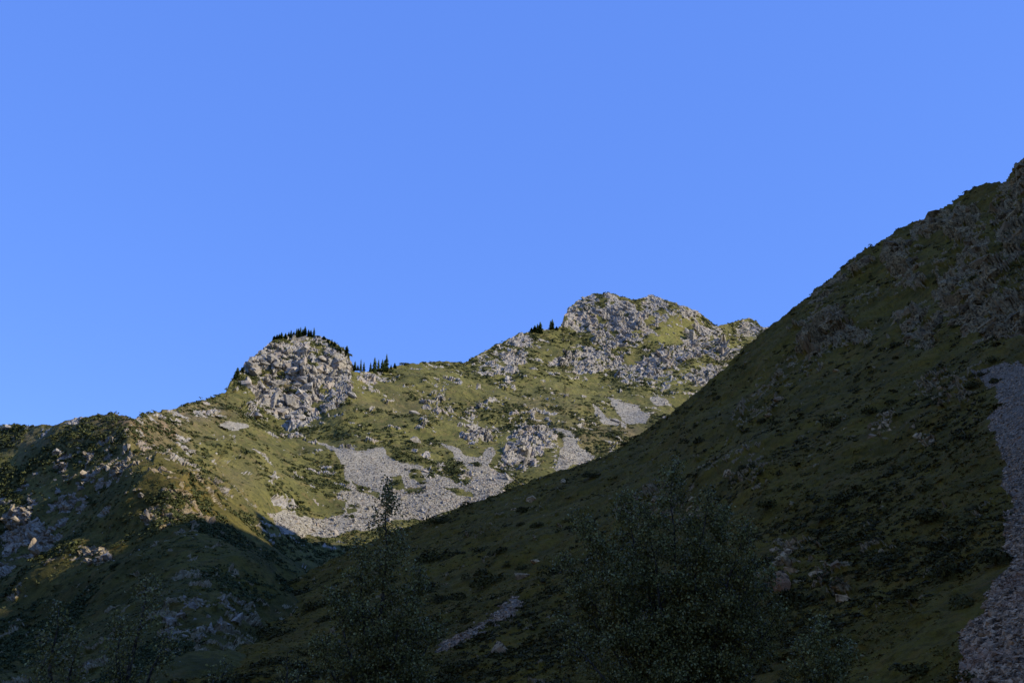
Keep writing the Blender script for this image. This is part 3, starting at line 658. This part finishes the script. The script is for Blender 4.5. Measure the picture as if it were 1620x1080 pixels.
# loose rubble everywhere on the turf
def loose(L, vis, n, px, mat, name, label):
    ids = pick(L, vis, None, (1 - L['scree']) * (0.15 + sstep(-25, 0, L['sdrock'])), n)
    items = []
    for i in ids:
        size = 0.5 * (px[0] + (px[1] - px[0]) * rng.random() ** 3) * L['rho'][i] / FPX
        items.append((int(rng.integers(len(HULLS))), block_matrix(L['N'][i], size, rng.random() * 6.28, 1.2), L['P'][i] - L['N'][i] * size * 0.2, rng.random()))
    V, F, T = merge(items, HULLS); o = link(name, mesh_np(name, V, F, mat, {'tone': T}, smooth=False)); o['kind'] = 'stuff'; tag(o, label, 'rocks')
loose(LA, VA, 900, (2.5, 7), MAT_ROCK_FAR, 'loose_rocks', 'small loose rocks scattered over the sunlit mountain slopes')
loose(LB, VB, 700, (3, 9), MAT_ROCK_NEAR, 'loose_rocks', 'small loose rocks scattered over the dark hillside')

# ------------------------------------------------------------------ scree
def scree_field(L, vis, polys, n, px_fn, n_big, label, meshes, mat, name='scree'):
    ids = pick(L, vis & (L['scree'] > 0.3), polys, None, n, -60 if L is LB else -14)
    c = L['P'][ids].mean(0)
    root = bpy.data.objects.new(name, None); COL.objects.link(root); root.location = Vector(tuple(c)); root['kind'] = 'structure'; root['label'] = label
    pxs = np.array([px_fn(L['Y'][i]) * math.exp(rng.normal() * 0.42) for i in ids]); order = np.argsort(-pxs)
    items = []
    for k, o_ in enumerate(order):
        i = ids[o_]; size = 0.5 * pxs[o_] * L['rho'][i] / FPX
        nn = L['N'][i] + rng.normal(size=3) * 0.45
        M = rot_from(nn, rng.random() * 6.28) * (np.array([1.1, 0.9, 0.75]) * size)[None]
        pos = L['P'][i] + L['N'][i] * size * 0.1
        if k < n_big: place('stone', meshes[int(rng.integers(len(meshes)))], M, pos, root)
        else: items.append((int(rng.integers(len(SMALL_HULLS))), M, pos - c, rng.random()))
    V, F, T = merge(items, SMALL_HULLS); o = link('small_stones', mesh_np('small_stones', V, F, mat, {'tone': T}, smooth=False), root); o['kind'] = 'stuff'
scree_field(LA, VA, [SCREE_MAIN], 8500, lambda y: 1.9 + 2.4 * max(0, (y - 700) / 150), 200, 'large grey scree filling the foot of the sunlit slope', STONES, MAT_STONE)
scree_field(LA, VA, [SCREE_MID], 1100, lambda y: 2.0 + 1.2 * max(0, (y - 680) / 60), 20, 'narrow grey scree running down beside the layered crag', STONES, MAT_STONE)
scree_field(LA, VA, [SCREE_THIN, SCREE_FAN, SCREE_SPOT, SCREE_LEFT], 1400, lambda y: 1.8, 10, 'small grey scree patches high on the slope', STONES, MAT_STONE)
scree_field(LB, VB, [SCREE_RIGHT], 9500, lambda y: 2.2 + 6.0 * max(0, (y - 580) / 500) ** 1.3, 250, 'long grey scree down the right edge', STONES_NEAR, MAT_STONE_NEAR)
scree_field(LB, VB, [SCREE_PATH], 900, lambda y: 5.0, 30, 'narrow run of grey stones low on the dark hillside', STONES_NEAR, MAT_STONE_NEAR)

# ------------------------------------------------------------------ shrubs
def leaf_clump(rs, n, leaf, flat=0.62):
    """a rounded shrub: leaf-sized faces spread through a low dome"""
    V, F, T = [], [], []
    lobes = [(rs.normal() * 0.42, rs.normal() * 0.42, 0.35 + 0.35 * rs.random()) for _ in range(5)]
    for _ in range(n):
        lx, ly, lr = lobes[int(rs.integers(len(lobes)))]
        d = rs.normal(size=3); d /= np.linalg.norm(d); d[2] = abs(d[2])
        r = lr * (0.72 + 0.34 * rs.random())
        c = np.array([lx + d[0] * r, ly + d[1] * r, d[2] * r * flat * 1.5])
        nn = d * np.array([1, 1, 1.2]) + rs.normal(size=3) * 0.5
        Rm = rot_from(nn, rs.random() * 6.28); s = leaf * (0.6 + 0.8 * rs.random())
        q = np.array([[-1, -0.6, 0], [0.1, -0.75, 0.15], [1, 0.5, 0], [-0.2, 0.8, -0.1]]) * s
        k = len(V); V += list(q @ Rm.T + c); F.append((k, k + 1, k + 2, k + 3)); T += [rs.random()] * 4
    return np.array(V), np.array(F), np.array(T)
SHRUB_NEAR = [leaf_clump(rng, 520, 0.075) for _ in range(6)]
SHRUB_MESH = [mesh_np('shrub', v, f, MAT_SHRUB, {'tone': t * 0.6}, smooth=True) for v, f, t in SHRUB_NEAR]
SHRUB_MESH_NEAR = [mesh_np('dark_shrub', v, f, MAT_SHRUB_NEAR, {'tone': t * 0.6}, smooth=True) for v, f, t in SHRUB_NEAR]
SHRUB_LOW = [leaf_clump(rng, 34, 0.24) for _ in range(12)]
TUSSOCKS = [leaf_clump(rng, 14, 0.34, 0.5) for _ in range(12)]
def scatter_clumps(L, vis, n, size_m, variants, mat, name, label, cat, seed, thr, pxmax, patch):
    pn = fbm(L['P'], patch, 3, seed); w = sstep(thr, thr + 0.35, pn) * (1 - 0.8 * sstep(0.4, 0.8, L['rock'])) * (1 - sstep(0.2, 0.6, L['scree'])) * (1 - 0.8 * L['lush'])
    w = w + 0.8 * sstep(0.85, 1.0, L['skyline']) * (L is LB)
    ids = pick(L, vis, None, w, n)
    items = []
    for i in ids:
        s = (size_m[0] + (size_m[1] - size_m[0]) * rng.random() ** 2); s = min(s, 0.5 * pxmax * L['rho'][i] / FPX)
        nn = L['N'][i] * 0.7 + np.array((0, 0, 0.6))
        M = rot_from(nn, rng.random() * 6.28) * (np.array([1.0 + 0.5 * rng.random(), 1.0, 0.7 + 0.4 * rng.random()]) * s)[None]
        items.append((int(rng.integers(len(variants))), M, L['P'][i] - L['N'][i] * s * 0.08, rng.random()))
    Vs, Fs, T = [], [], []; off = 0
    for (k, M, p, t) in items:
        v, f, tv = variants[k]; Vs.append(v @ M.T + p); Fs.append(f + off); T.append(t * 0.7 + tv * 0.3); off += len(v)
    o = link(name, mesh_np(name, np.concatenate(Vs), np.concatenate(Fs), mat, {'tone': np.concatenate(T)})); o['kind'] = 'stuff'; tag(o, label, cat)
scatter_clumps(LA, VA, 11500, (1.0, 5.0), SHRUB_LOW, MAT_SHRUB, 'low_shrubs', 'low dark shrubs spread over the sunlit mountain slopes', 'shrubs', 101, -0.15, 12, 60)
scatter_clumps(LA, VA, 5000, (0.8, 2.4), TUSSOCKS, MAT_TUSSOCK, 'grass_tussocks', 'olive grass tussocks on the sunlit mountain slopes', 'grass', 111, -0.6, 8, 90)
scatter_clumps(LB, VB, 9000, (0.4, 1.9), SHRUB_LOW, MAT_SHRUB_NEAR, 'low_shrubs', 'low dark shrubs spread over the shaded hillside', 'shrubs', 121, -0.2, 18, 30)
scatter_clumps(LB, VB, 26000, (0.2, 0.9), TUSSOCKS, MAT_TUSSOCK_NEAR, 'grass_tussocks', 'olive grass tussocks on the shaded hillside', 'grass', 131, -0.7, 11, 40)
ROCKY = VA & (polys_sd(LA['X'], LA['Y'], [PEAK_MAIN, PEAK_TOP, PEAK_DIAG, LEFT_CRAG, PEAK_SHOULDER, RIGHT_CRAG, SMALL_PEAK, MID_CRAG]) > 0)
LR = dict(LA); LR['rock'] = LA['rock'] * 0; LR['lush'] = LA['lush']
scatter_clumps(LR, ROCKY, 900, (1.5, 5.5), SHRUB_LOW, MAT_SHRUB, 'ledge_shrubs', 'dark shrubs growing in the cracks of the peak cliffs', 'shrubs', 141, -0.1, 9, 45)
scatter_clumps(LR, VA & (polys_sd(LA['X'], LA['Y'], [KNOB]) > 0), 130, (1.5, 4.5), SHRUB_LOW, MAT_SHRUB, 'ledge_shrubs', 'dark shrubs growing in the cracks of the knob', 'shrubs', 151, -0.1, 9, 30)
def shrub(L, vis, X, Y, w, h, label, group):
    i = nearest(L, vis, X, Y); k = L['rho'][i] / FPX
    M = rot_from(np.array((0, -0.15, 1.0)), rng.random() * 6.28) * np.array([w * 0.52 * k, w * 0.52 * k, h * 0.95 * k])[None]
    M = M if True else M
    o = place('shrub', (SHRUB_MESH_NEAR if L is LB else SHRUB_MESH)[int(rng.integers(6))], M, L['P'][i] - np.array((0, 0, 0.12 * h * k)))
    return tag(o, label, 'shrub', group)
G_R = 'shrubs on the shaded hillside'; G_L = 'shrubs on the sunlit mountain'
for X, Y, w, h, lab in [(1578, 604, 26, 18, 'shrub standing alone inside the top of the right scree'), (1552, 594, 26, 16, 'shrub on the top left corner of the right scree'), (1540, 612, 28, 18, 'shrub hanging over the left edge of the right scree'), (1575, 568, 36, 18, 'wide shrub just above the right scree'),
                        (1438, 938, 42, 28, 'dark round shrub alone on the lower grass'), (1590, 885, 52, 34, 'large shrub where the right scree narrows'), (1265, 950, 66, 54, 'large dark bush beside the pinkish boulder'), (1316, 672, 36, 28, 'round bush left of the largest pale rock group'),
                        (1385, 652, 34, 22, 'dark bush on top of the largest pale rock group'), (1465, 772, 36, 22, 'shrub in the middle of the green lower hillside'), (1480, 815, 60, 30, 'wide dark shrub below the mid hillside grass'), (1330, 985, 70, 28, 'wide shrub below the jagged crag'), (1520, 960, 50, 34, 'shrub left of the lower scree bend'),
                        (1500, 905, 46, 44, 'tall dark shrub uphill of the lower scree bend'), (1350, 860, 52, 34, 'pair forming dark shrub above the jagged crag'), (1460, 1060, 60, 30, 'shrub at the bottom edge near the right scree'), (1545, 1074, 50, 22, 'shrub at the very foot of the right scree'), (840, 806, 44, 22, 'flat shrub below the grey ridge boulder'),
                        (940, 752, 40, 16, 'shrub on the crest of the dark ridge'), (1100, 700, 34, 20, 'dark bush on the shaded shoulder above the big birch'), (985, 700, 26, 12, 'small shrub on the skyline edge of the dark ridge'), (1215, 800, 44, 26, 'bush above the jagged crag'), (880, 905, 50, 26, 'shrub right of the pale flat boulder'), (760, 870, 34, 14, 'shrub low on the dark left end of the ridge')]:
    shrub(LB, VB, X, Y, w, h, lab, G_R)
for X, Y, w, h, lab in [(660, 756, 22, 22, 'dark shrub patch in the middle of the large scree'), (650, 744, 20, 10, 'upper dark shrub in the middle of the large scree'), (624, 763, 26, 16, 'shrub in the scree behind the middle birch top'), (645, 778, 20, 9, 'lower shrub in the large scree'), (662, 778, 18, 10, 'bright green bush low in the large scree'),
                        (683, 755, 12, 7, 'small round shrub on the large scree'), (745, 735, 34, 16, 'dark shrubs on the strip between the scree arms'), (715, 745, 40, 20, 'long dark shrub above the right arm of the scree'), (560, 800, 16, 9, 'shrub by the pale rocks in the scree'), (553, 818, 16, 14, 'green shrub at the lower left of the scree'),
                        (12, 674, 20, 9, 'dark bush on the skyline at the left edge'), (36, 694, 8, 9, 'small upright dark bush on the left hilltop'), (173, 673, 9, 10, 'upright dark bush below the left hill skyline'), (600, 583, 22, 7, 'bush on the saddle skyline right of the spruces'), (640, 575, 18, 6, 'bush on the skyline where the ridge begins'),
                        (450, 618, 26, 9, 'dark shrub on the grassy ledge of the knob'), (810, 640, 20, 9, 'shrub above the small bushy crag'), (890, 690, 14, 8, 'shrub at the top of the narrow scree')]:
    shrub(LA, VA, X, Y, w, h, lab, G_L)
# further shrubs that show large, each named after the landmark it stands by
MARKS_B = [('the tall rock fin', 1425, 415), ('the high slabby crag', 1525, 360), ('the wide band of dark crags', 1560, 490), ('the mid hillside crags', 1320, 530), ('the pale rock group', 1395, 672), ('the jagged crag', 1280, 890),
           ('the pinkish boulder', 1236, 930), ('the top of the right scree', 1560, 600), ('the waist of the right scree', 1580, 780), ('the foot of the right scree', 1540, 1010), ('the big birch top', 1066, 735), ('the flat pale boulder', 826, 911),
           ('the narrow stone run', 760, 985), ('the grey ridge boulder', 843, 792), ('the slanting thin ledge', 1235, 633), ('the middle birch', 612, 880), ('the dark shoulder above the birch', 1170, 745), ('the lone round shrub', 1438, 938), ('the mid slope meadow', 1450, 780)]
MARKS_A = [('the left hill rocks', 200, 710), ('the left edge cliff', 45, 840), ('the slanting left crag', 140, 880), ('the knob', 460, 600), ('the rock patch below the knob', 450, 690), ('the large scree', 620, 770), ('the left tip of the large scree', 440, 830),
           ('the lone dark boulder', 656, 699), ('the layered crag', 835, 705), ('the pinkish crag', 755, 680), ('the scattered mid slope rocks', 715, 640), ('the saddle spruces', 600, 585), ('the two lone spruces', 872, 520), ('the highest peak', 960, 490),
           ('the slanting cliff', 1070, 560), ('the fan of scree', 1000, 655), ('the pale left crag', 790, 585), ('the dark lower left crag', 330, 980), ('the shaded left hill flank', 290, 820), ('the brown ridge patch', 280, 660)]
def auto_shrubs(L, vis, n, px, marks, seed, patch, thr):
    w = sstep(thr, thr + 0.3, fbm(L['P'], patch, 3, seed)) * (1 - sstep(0.3, 0.6, L['rock'])) * (1 - sstep(0.1, 0.3, L['scree'])) * (1 - 0.9 * L['lush'])
    by = {}
    for i in pick(L, vis, None, w, n):
        X, Y = L['X'][i], L['Y'][i]
        s = px[0] + (px[1] - px[0]) * rng.random() ** 2
        s *= (0.55 + 0.9 * max(0, (Y - 450) / 600)) if L is LB else 1
        k = L['rho'][i] / FPX
        M = rot_from(L['N'][i] * 0.5 + np.array((0, 0, 1.0)), rng.random() * 6.28) * np.array([s * 0.6 * k, s * 0.5 * k, s * 0.5 * k])[None]
        o = place('shrub', (SHRUB_MESH_NEAR if L is LB else SHRUB_MESH)[int(rng.integers(6))], M, L['P'][i] - L['N'][i] * s * 0.06 * k)
        nm, mx, my = min(marks, key=lambda m: (m[1] - X) ** 2 + (m[2] - Y) ** 2)
        dx, dy = X - mx, Y - my
        rel = ('right of' if dx > 0 else 'left of') if abs(dx) > abs(dy) else ('below' if dy > 0 else 'above')
        by.setdefault(f'{rel} {nm}', []).append((X, o))
    for where, lst in by.items():
        lst.sort(key=lambda t: t[0])
        for q, (X, o) in enumerate(lst):
            n_ = len(lst)
            lab = f'single low dark shrub {where}' if n_ == 1 else f'leftmost low dark shrub {where}' if q == 0 else f'rightmost low dark shrub {where}' if q == n_ - 1 else f'{(ORD[q] if q < len(ORD) else str(q + 1) + "th")} low dark shrub from left {where}'
            tag(o, lab, 'shrub', G_R if L is LB else G_L)
ORD = ['first', 'second', 'third', 'fourth', 'fifth', 'sixth', 'seventh', 'eighth', 'ninth', 'tenth', 'eleventh', 'twelfth', 'thirteenth']
auto_shrubs(LB, VB, 170, (14, 44), MARKS_B, 201, 26, -0.1)
auto_shrubs(LA, VA, 85, (9, 20), MARKS_A, 211, 70, -0.1)

# ------------------------------------------------------------------ spruces
def spruce_arrays(rs, slim):
    V, F, T = [], [], []
    for lev in range(17):
        f = lev / 16; z = 0.06 + 0.92 * f; r = slim * 1.1 * (1 - f) ** 0.6 * (0.75 + 0.4 * rs.random()) + 0.012
        nb = 9 if f < 0.7 else 6
        a0 = rs.random() * 6.28
        for b in range(nb):
            a = a0 + b / nb * 6.28 + rs.normal() * 0.25; rr = r * (0.6 + 0.55 * rs.random())
            d = np.array((math.cos(a), math.sin(a), 0)); s = np.array((-d[1], d[0], 0)); up = np.array((0, 0, 1.0))
            w = rr * 0.42 + 0.008; k = len(V)
            V += [up * (z + 0.035), d * rr * 0.55 + s * w + up * (z - 0.01 * rs.random()), d * rr + up * (z - 0.035 - 0.03 * rs.random()), d * rr * 0.55 - s * w + up * (z - 0.012)]
            F.append((k, k + 1, k + 2, k + 3)); T += [rs.random()] * 4
    k = len(V)
    V += [np.array((0.012, 0, 0.93)), np.array((-0.006, 0.01, 0.93)), np.array((-0.006, -0.01, 0.93)), np.array((0, 0, 1.02))]
    F += [(k, k + 1, k + 3, k + 3), (k + 1, k + 2, k + 3, k + 3), (k + 2, k, k + 3, k + 3)]; T += [0.3] * 4
    return np.array(V), F, T
def poly_mesh(nm, V, F, mat, T=None):
    me = bpy.data.meshes.new(nm); me.from_pydata([tuple(v) for v in V], [], [tuple(dict.fromkeys(f)) for f in F]); me.materials.append(mat)
    if T is not None:
        at = me.attributes.new('tone', 'FLOAT', 'POINT'); at.data.foreach_set('value', np.asarray(T, np.float32))
    return me
SPRUCE = [poly_mesh('crown', *spruce_arrays(rng, 0.15 + 0.02 * k)[:2], MAT_SPRUCE) for k in range(4)]
for me_ in SPRUCE:
    at = me_.attributes.new('tone', 'FLOAT', 'POINT'); at.data.foreach_set('value', rng.random(len(me_.vertices)).astype(np.float32) * 0.6)
def tube(pts, rad, sides=6):
    V, F = [], []
    pts = [np.asarray(p, float) for p in pts]
    for i, p in enumerate(pts):
        t = pts[min(i + 1, len(pts) - 1)] - pts[max(i - 1, 0)]; t /= np.linalg.norm(t) + 1e-9
        u = np.cross(t, (0.3, 0.9, 0.2)); u /= np.linalg.norm(u) + 1e-9; v = np.cross(t, u)
        for s in range(sides):
            a = s / sides * 6.2832; V.append(p + (u * math.cos(a) + v * math.sin(a)) * rad[i])
    for i in range(len(pts) - 1):
        for s in range(sides):
            a, b = i * sides + s, i * sides + (s + 1) % sides; F.append((a, b, b + sides, a + sides))
    return np.array(V), np.array(F)
tv, tf = tube([(0, 0, -0.08), (0, 0, 0.5), (0, 0, 0.98)], [0.022, 0.014, 0.003], 5)
SPRUCE_TRUNK = mesh_np('trunk', tv, tf, MAT_SPRUCE_BARK)
def spruce(X, Y, h, w, label, group):
    i = nearest(LA, LA['front'], X, Y); k = LA['rho'][i] / FPX; H = h * k
    root = bpy.data.objects.new('spruce_tree', None); COL.objects.link(root)
    base = px2pt(X, Y, LA['rho'][i]); root.location = Vector(tuple(base)); root.empty_display_size = 1
    sp = SPRUCE[int(rng.integers(4))]
    for nm, me in (('trunk', SPRUCE_TRUNK), ('crown', sp)):
        o = bpy.data.objects.new(nm, me); COL.objects.link(o); o.parent = root
        q = 1.3 * w / h / 0.33
        o.scale = (H * q, H * q, H) if nm == 'crown' else (H, H, H); o.rotation_euler = (0, 0, rng.random() * 6.28)
    tag(root, label, 'spruce tree', group)
def spruce_row(lst, where, group):
    for k, (X, Y, h, w) in enumerate(lst):
        spruce(X, Y + 1.0, (h + 1.5) * (0.8 + 0.35 * rng.random()), w, f'{ORD[k]} spruce from left {where}', group)
spruce_row([(434, 536, 6, 5), (438, 535.5, 8.5, 5), (441.5, 535, 9, 5), (445, 534.5, 10, 4.5)], 'in the small clump on the knob\'s left corner', 'spruces on the knob')
spruce_row([(451.5, 534, 7.5, 5), (456.5, 534, 12.5, 5), (460, 533.5, 13, 5), (464.5, 533, 12, 5), (469, 532, 15, 5), (472, 532, 15, 5), (475, 532, 14.5, 5), (478.5, 531.5, 14, 5), (482, 531, 14.5, 5.5), (488, 531, 13, 5.5), (491.5, 531, 12, 5), (496.3, 532, 13.5, 4)], 'in the dense row on the knob top', 'spruces on the knob')
spruce_row([(512.3, 538, 7.5, 6), (518.5, 541, 7, 5), (524.8, 545, 9, 4.5), (529.3, 547.5, 7.5, 4), (535.5, 554, 9, 4), (538, 556, 7, 4)], 'down the right shoulder of the knob', 'spruces on the knob')
spruce(548.4, 560, 15, 8, 'lone spruce on the right corner of the knob', 'spruces on the knob')
spruce_row([(561.3, 585, 17.5, 6), (566, 585, 9, 3.5), (570.5, 586, 19, 4.2), (575.5, 586, 13.5, 4)], 'among the thin spruces right of the knob', 'spruces on the saddle')
spruce_row([(586, 587, 14, 4.5), (592.3, 588, 22.5, 7), (598.5, 587, 21, 5), (604.6, 587, 22, 6), (607.5, 587, 22, 6), (611, 587, 27, 7.5), (618.5, 583, 6, 3.5), (624.4, 582, 10.5, 5.5)], 'in the clump on the saddle', 'spruces on the saddle')
spruce_row([(371.5, 600, 12, 6), (375, 597, 16, 7), (383, 588, 6, 5)], 'clinging to the left flank of the knob', 'spruces on the knob')
spruce_row([(841, 525, 7, 6), (846.3, 525, 12, 6), (850.5, 525.5, 14, 6), (854.8, 526, 19, 9.5)], 'in the wide clump left of the highest peak', 'spruces by the highest peak')
spruce_row([(871, 520, 15.5, 5), (874, 520, 15, 5.5), (880.5, 521, 6, 5.5)], 'in the narrow pair nearest the highest peak', 'spruces by the highest peak')

# ------------------------------------------------------------------ birches in front
def ground_z(x, y): return -13 * float(sstep(8, 75, np.array(math.hypot(x, y))))
def birch(stems, base_px, rho, n_leaf, leaf, spread, label, rs):
    """stems: picture positions of the tips; each stem carries side branches, twigs and leaves"""
    b = px2pt(base_px, 1000, rho); bz = ground_z(b[0], b[1]); base = np.array((b[0], b[1], bz))
    root = bpy.data.objects.new('birch_tree', None); COL.objects.link(root); root.location = Vector(tuple(base)); root.empty_display_size = 0.5
    tag(root, label, 'birch tree')
    tw_V, tw_F, off = [], [], 0; leaf_pts = []
    tips = [px2pt(X, Y, rho + dz) - base for (X, Y, dz) in stems]
    hmax = max(t[2] for t in tips)
    for si, tip in enumerate(tips):
        h = tip[2]
        pts = []
        for k in range(11):
            f = k / 10; lean = f ** 1.5
            pts.append(np.array((tip[0] * lean, tip[1] * lean, -0.1 + (h + 0.1) * f)) + (rs.normal(size=3) * np.array((0.05, 0.05, 0.0)) if 0 < k < 10 else 0))
        rad = [(0.055 + 0.035 * (h / hmax)) * (1 - k / 10) ** 0.9 + 0.004 for k in range(11)]
        V, F = tube(pts, rad, 7); link('trunk', mesh_np('trunk', V, F, MAT_BIRCH_BARK), root)
        P_ = np.array(pts)
        nb = int(26 * h / 5)
        for j in range(nb):
            f = 0.22 + 0.78 * (j + rs.random()) / nb; q = f * 10; i0 = min(int(q), 9); p = P_[i0] + (P_[i0 + 1] - P_[i0]) * (q - i0)
            a = rs.random() * 6.28; L = spread * (1 - f) ** 0.75 * (0.6 + 0.6 * rs.random()) + 0.16
            d = np.array((math.cos(a), math.sin(a), 0.75 + 0.5 * rs.random())); d /= np.linalg.norm(d)
            bp = [p]
            for m in range(1, 6):
                d2 = d + np.array((0, 0, -0.16 * m)) * (1 if L > 0.6 else 0.3) + rs.normal(size=3) * 0.12; d2 /= np.linalg.norm(d2); bp.append(bp[-1] + d2 * L / 5)
            r0 = 0.004 + 0.010 * L
            V, F = tube(bp, [r0 * (1 - m / 5.5) for m in range(6)], 4); tw_V.append(V); tw_F.append(F + off); off += len(V)
            ntw = int(3 + 7 * L)
            for _ in range(ntw):
                g = 0.2 + 0.8 * rs.random(); qq = g * 5; i1 = min(int(qq), 4); p2 = bp[i1] + (bp[i1 + 1] - bp[i1]) * (qq - i1)
                dd = rs.normal(size=3) + np.array((d[0], d[1], 0.1)) * 0.7; dd /= np.linalg.norm(dd); tl = (0.12 + 0.3 * rs.random()) * (0.5 + 0.5 * min(L, 1))
                e = p2 + dd * tl + np.array((0, 0, -0.1 * tl))
                V, F = tube([p2, (p2 + e) / 2, e], [0.0035, 0.0025, 0.0012], 3); tw_V.append(V); tw_F.append(F + off); off += len(V)
                leaf_pts.append((p2, e))
        leaf_pts += [(P_[9], P_[10])] * 3
    # leaves hang along the twigs
    lp = np.array([[a, b_] for a, b_ in leaf_pts]); ii = rs.integers(len(lp), size=n_leaf); f = rs.random(n_leaf)[:, None]
    c = lp[ii, 0] * (1 - f) + lp[ii, 1] * f + rs.normal(size=(n_leaf, 3)) * 0.09
    ax = rs.normal(size=(n_leaf, 3)) + np.array((0, 0, -0.9)); ax /= np.linalg.norm(ax, axis=1, keepdims=True)
    sd = np.cross(ax, rs.normal(size=(n_leaf, 3))); sd /= np.linalg.norm(sd, axis=1, keepdims=True); nn = np.cross(ax, sd)
    s = leaf * (0.65 + 0.6 * rs.random(n_leaf))[:, None]
    V = np.stack([c, c + ax * s * 0.4 + sd * s * 0.36 + nn * s * 0.06, c + ax * s, c + ax * s * 0.4 - sd * s * 0.36 + nn * s * 0.06], 1).reshape(-1, 3)
    F = np.arange(n_leaf * 4).reshape(-1, 4); T = np.repeat(rs.random(n_leaf) ** 1.6, 4)  # few pale leaves: sky glints put into the leaf tone
    link('branches', mesh_np('branches', np.concatenate(tw_V), np.concatenate(tw_F), MAT_TWIG), root, kind='stuff')
    link('crown', mesh_np('crown', V, F, MAT_BIRCH, {'tone': T}, smooth=False), root, kind='stuff')
birch([(1066, 735, 0), (985, 778, 0.5), (935, 850, -0.4), (1020, 800, -0.5), (1145, 805, 0.3), (1196, 880, -0.3), (1105, 830, 0.8), (905, 930, 0.4), (1235, 960, 0.2), (880, 985, -0.6), (1010, 870, 0.7), (1175, 940, 0.6), (915, 815, 0.2), (890, 880, 0.5), (1185, 825, -0.5), (1222, 905, 0.3), (955, 900, -0.8), (1120, 780, -0.3)], 1070, 26, 150000, 0.066, 1.6, 'largest birch in front of the dark hillside', np.random.default_rng(1))
birch([(1300, 985, 0), (1345, 1020, 0.4), (1265, 1010, -0.3)], 1300, 24, 15000, 0.06, 1.2, 'low birch at the right side of the largest birch', np.random.default_rng(2))
birch([(612, 772, 0), (565, 862, 0.3), (530, 935, -0.3), (668, 900, 0.3), (640, 960, -0.4), (695, 985, 0.2), (505, 1010, 0)], 600, 25, 42000, 0.064, 1.25, 'middle birch whose thin top stands against the scree', np.random.default_rng(3))
birch([(93, 958, 0), (60, 1015, 0.2), (125, 1010, -0.2)], 92, 22, 4200, 0.055, 0.6, 'leftmost small birch at the bottom of the picture', np.random.default_rng(4))
birch([(232, 912, 0), (188, 972, 0.2), (262, 1000, -0.2)], 212, 22, 5200, 0.055, 0.65, 'small birch with two tips left of the dark crag', np.random.default_rng(5))
birch([(362, 1048, 0), (335, 1065, 0.2)], 352, 22, 900, 0.055, 0.4, 'tiny birch top at the bottom below the dark crag', np.random.default_rng(6))
birch([(455, 1030, 0), (480, 1050, 0.2)], 465, 23, 1100, 0.055, 0.45, 'short birch top left of the middle birch', np.random.default_rng(8))
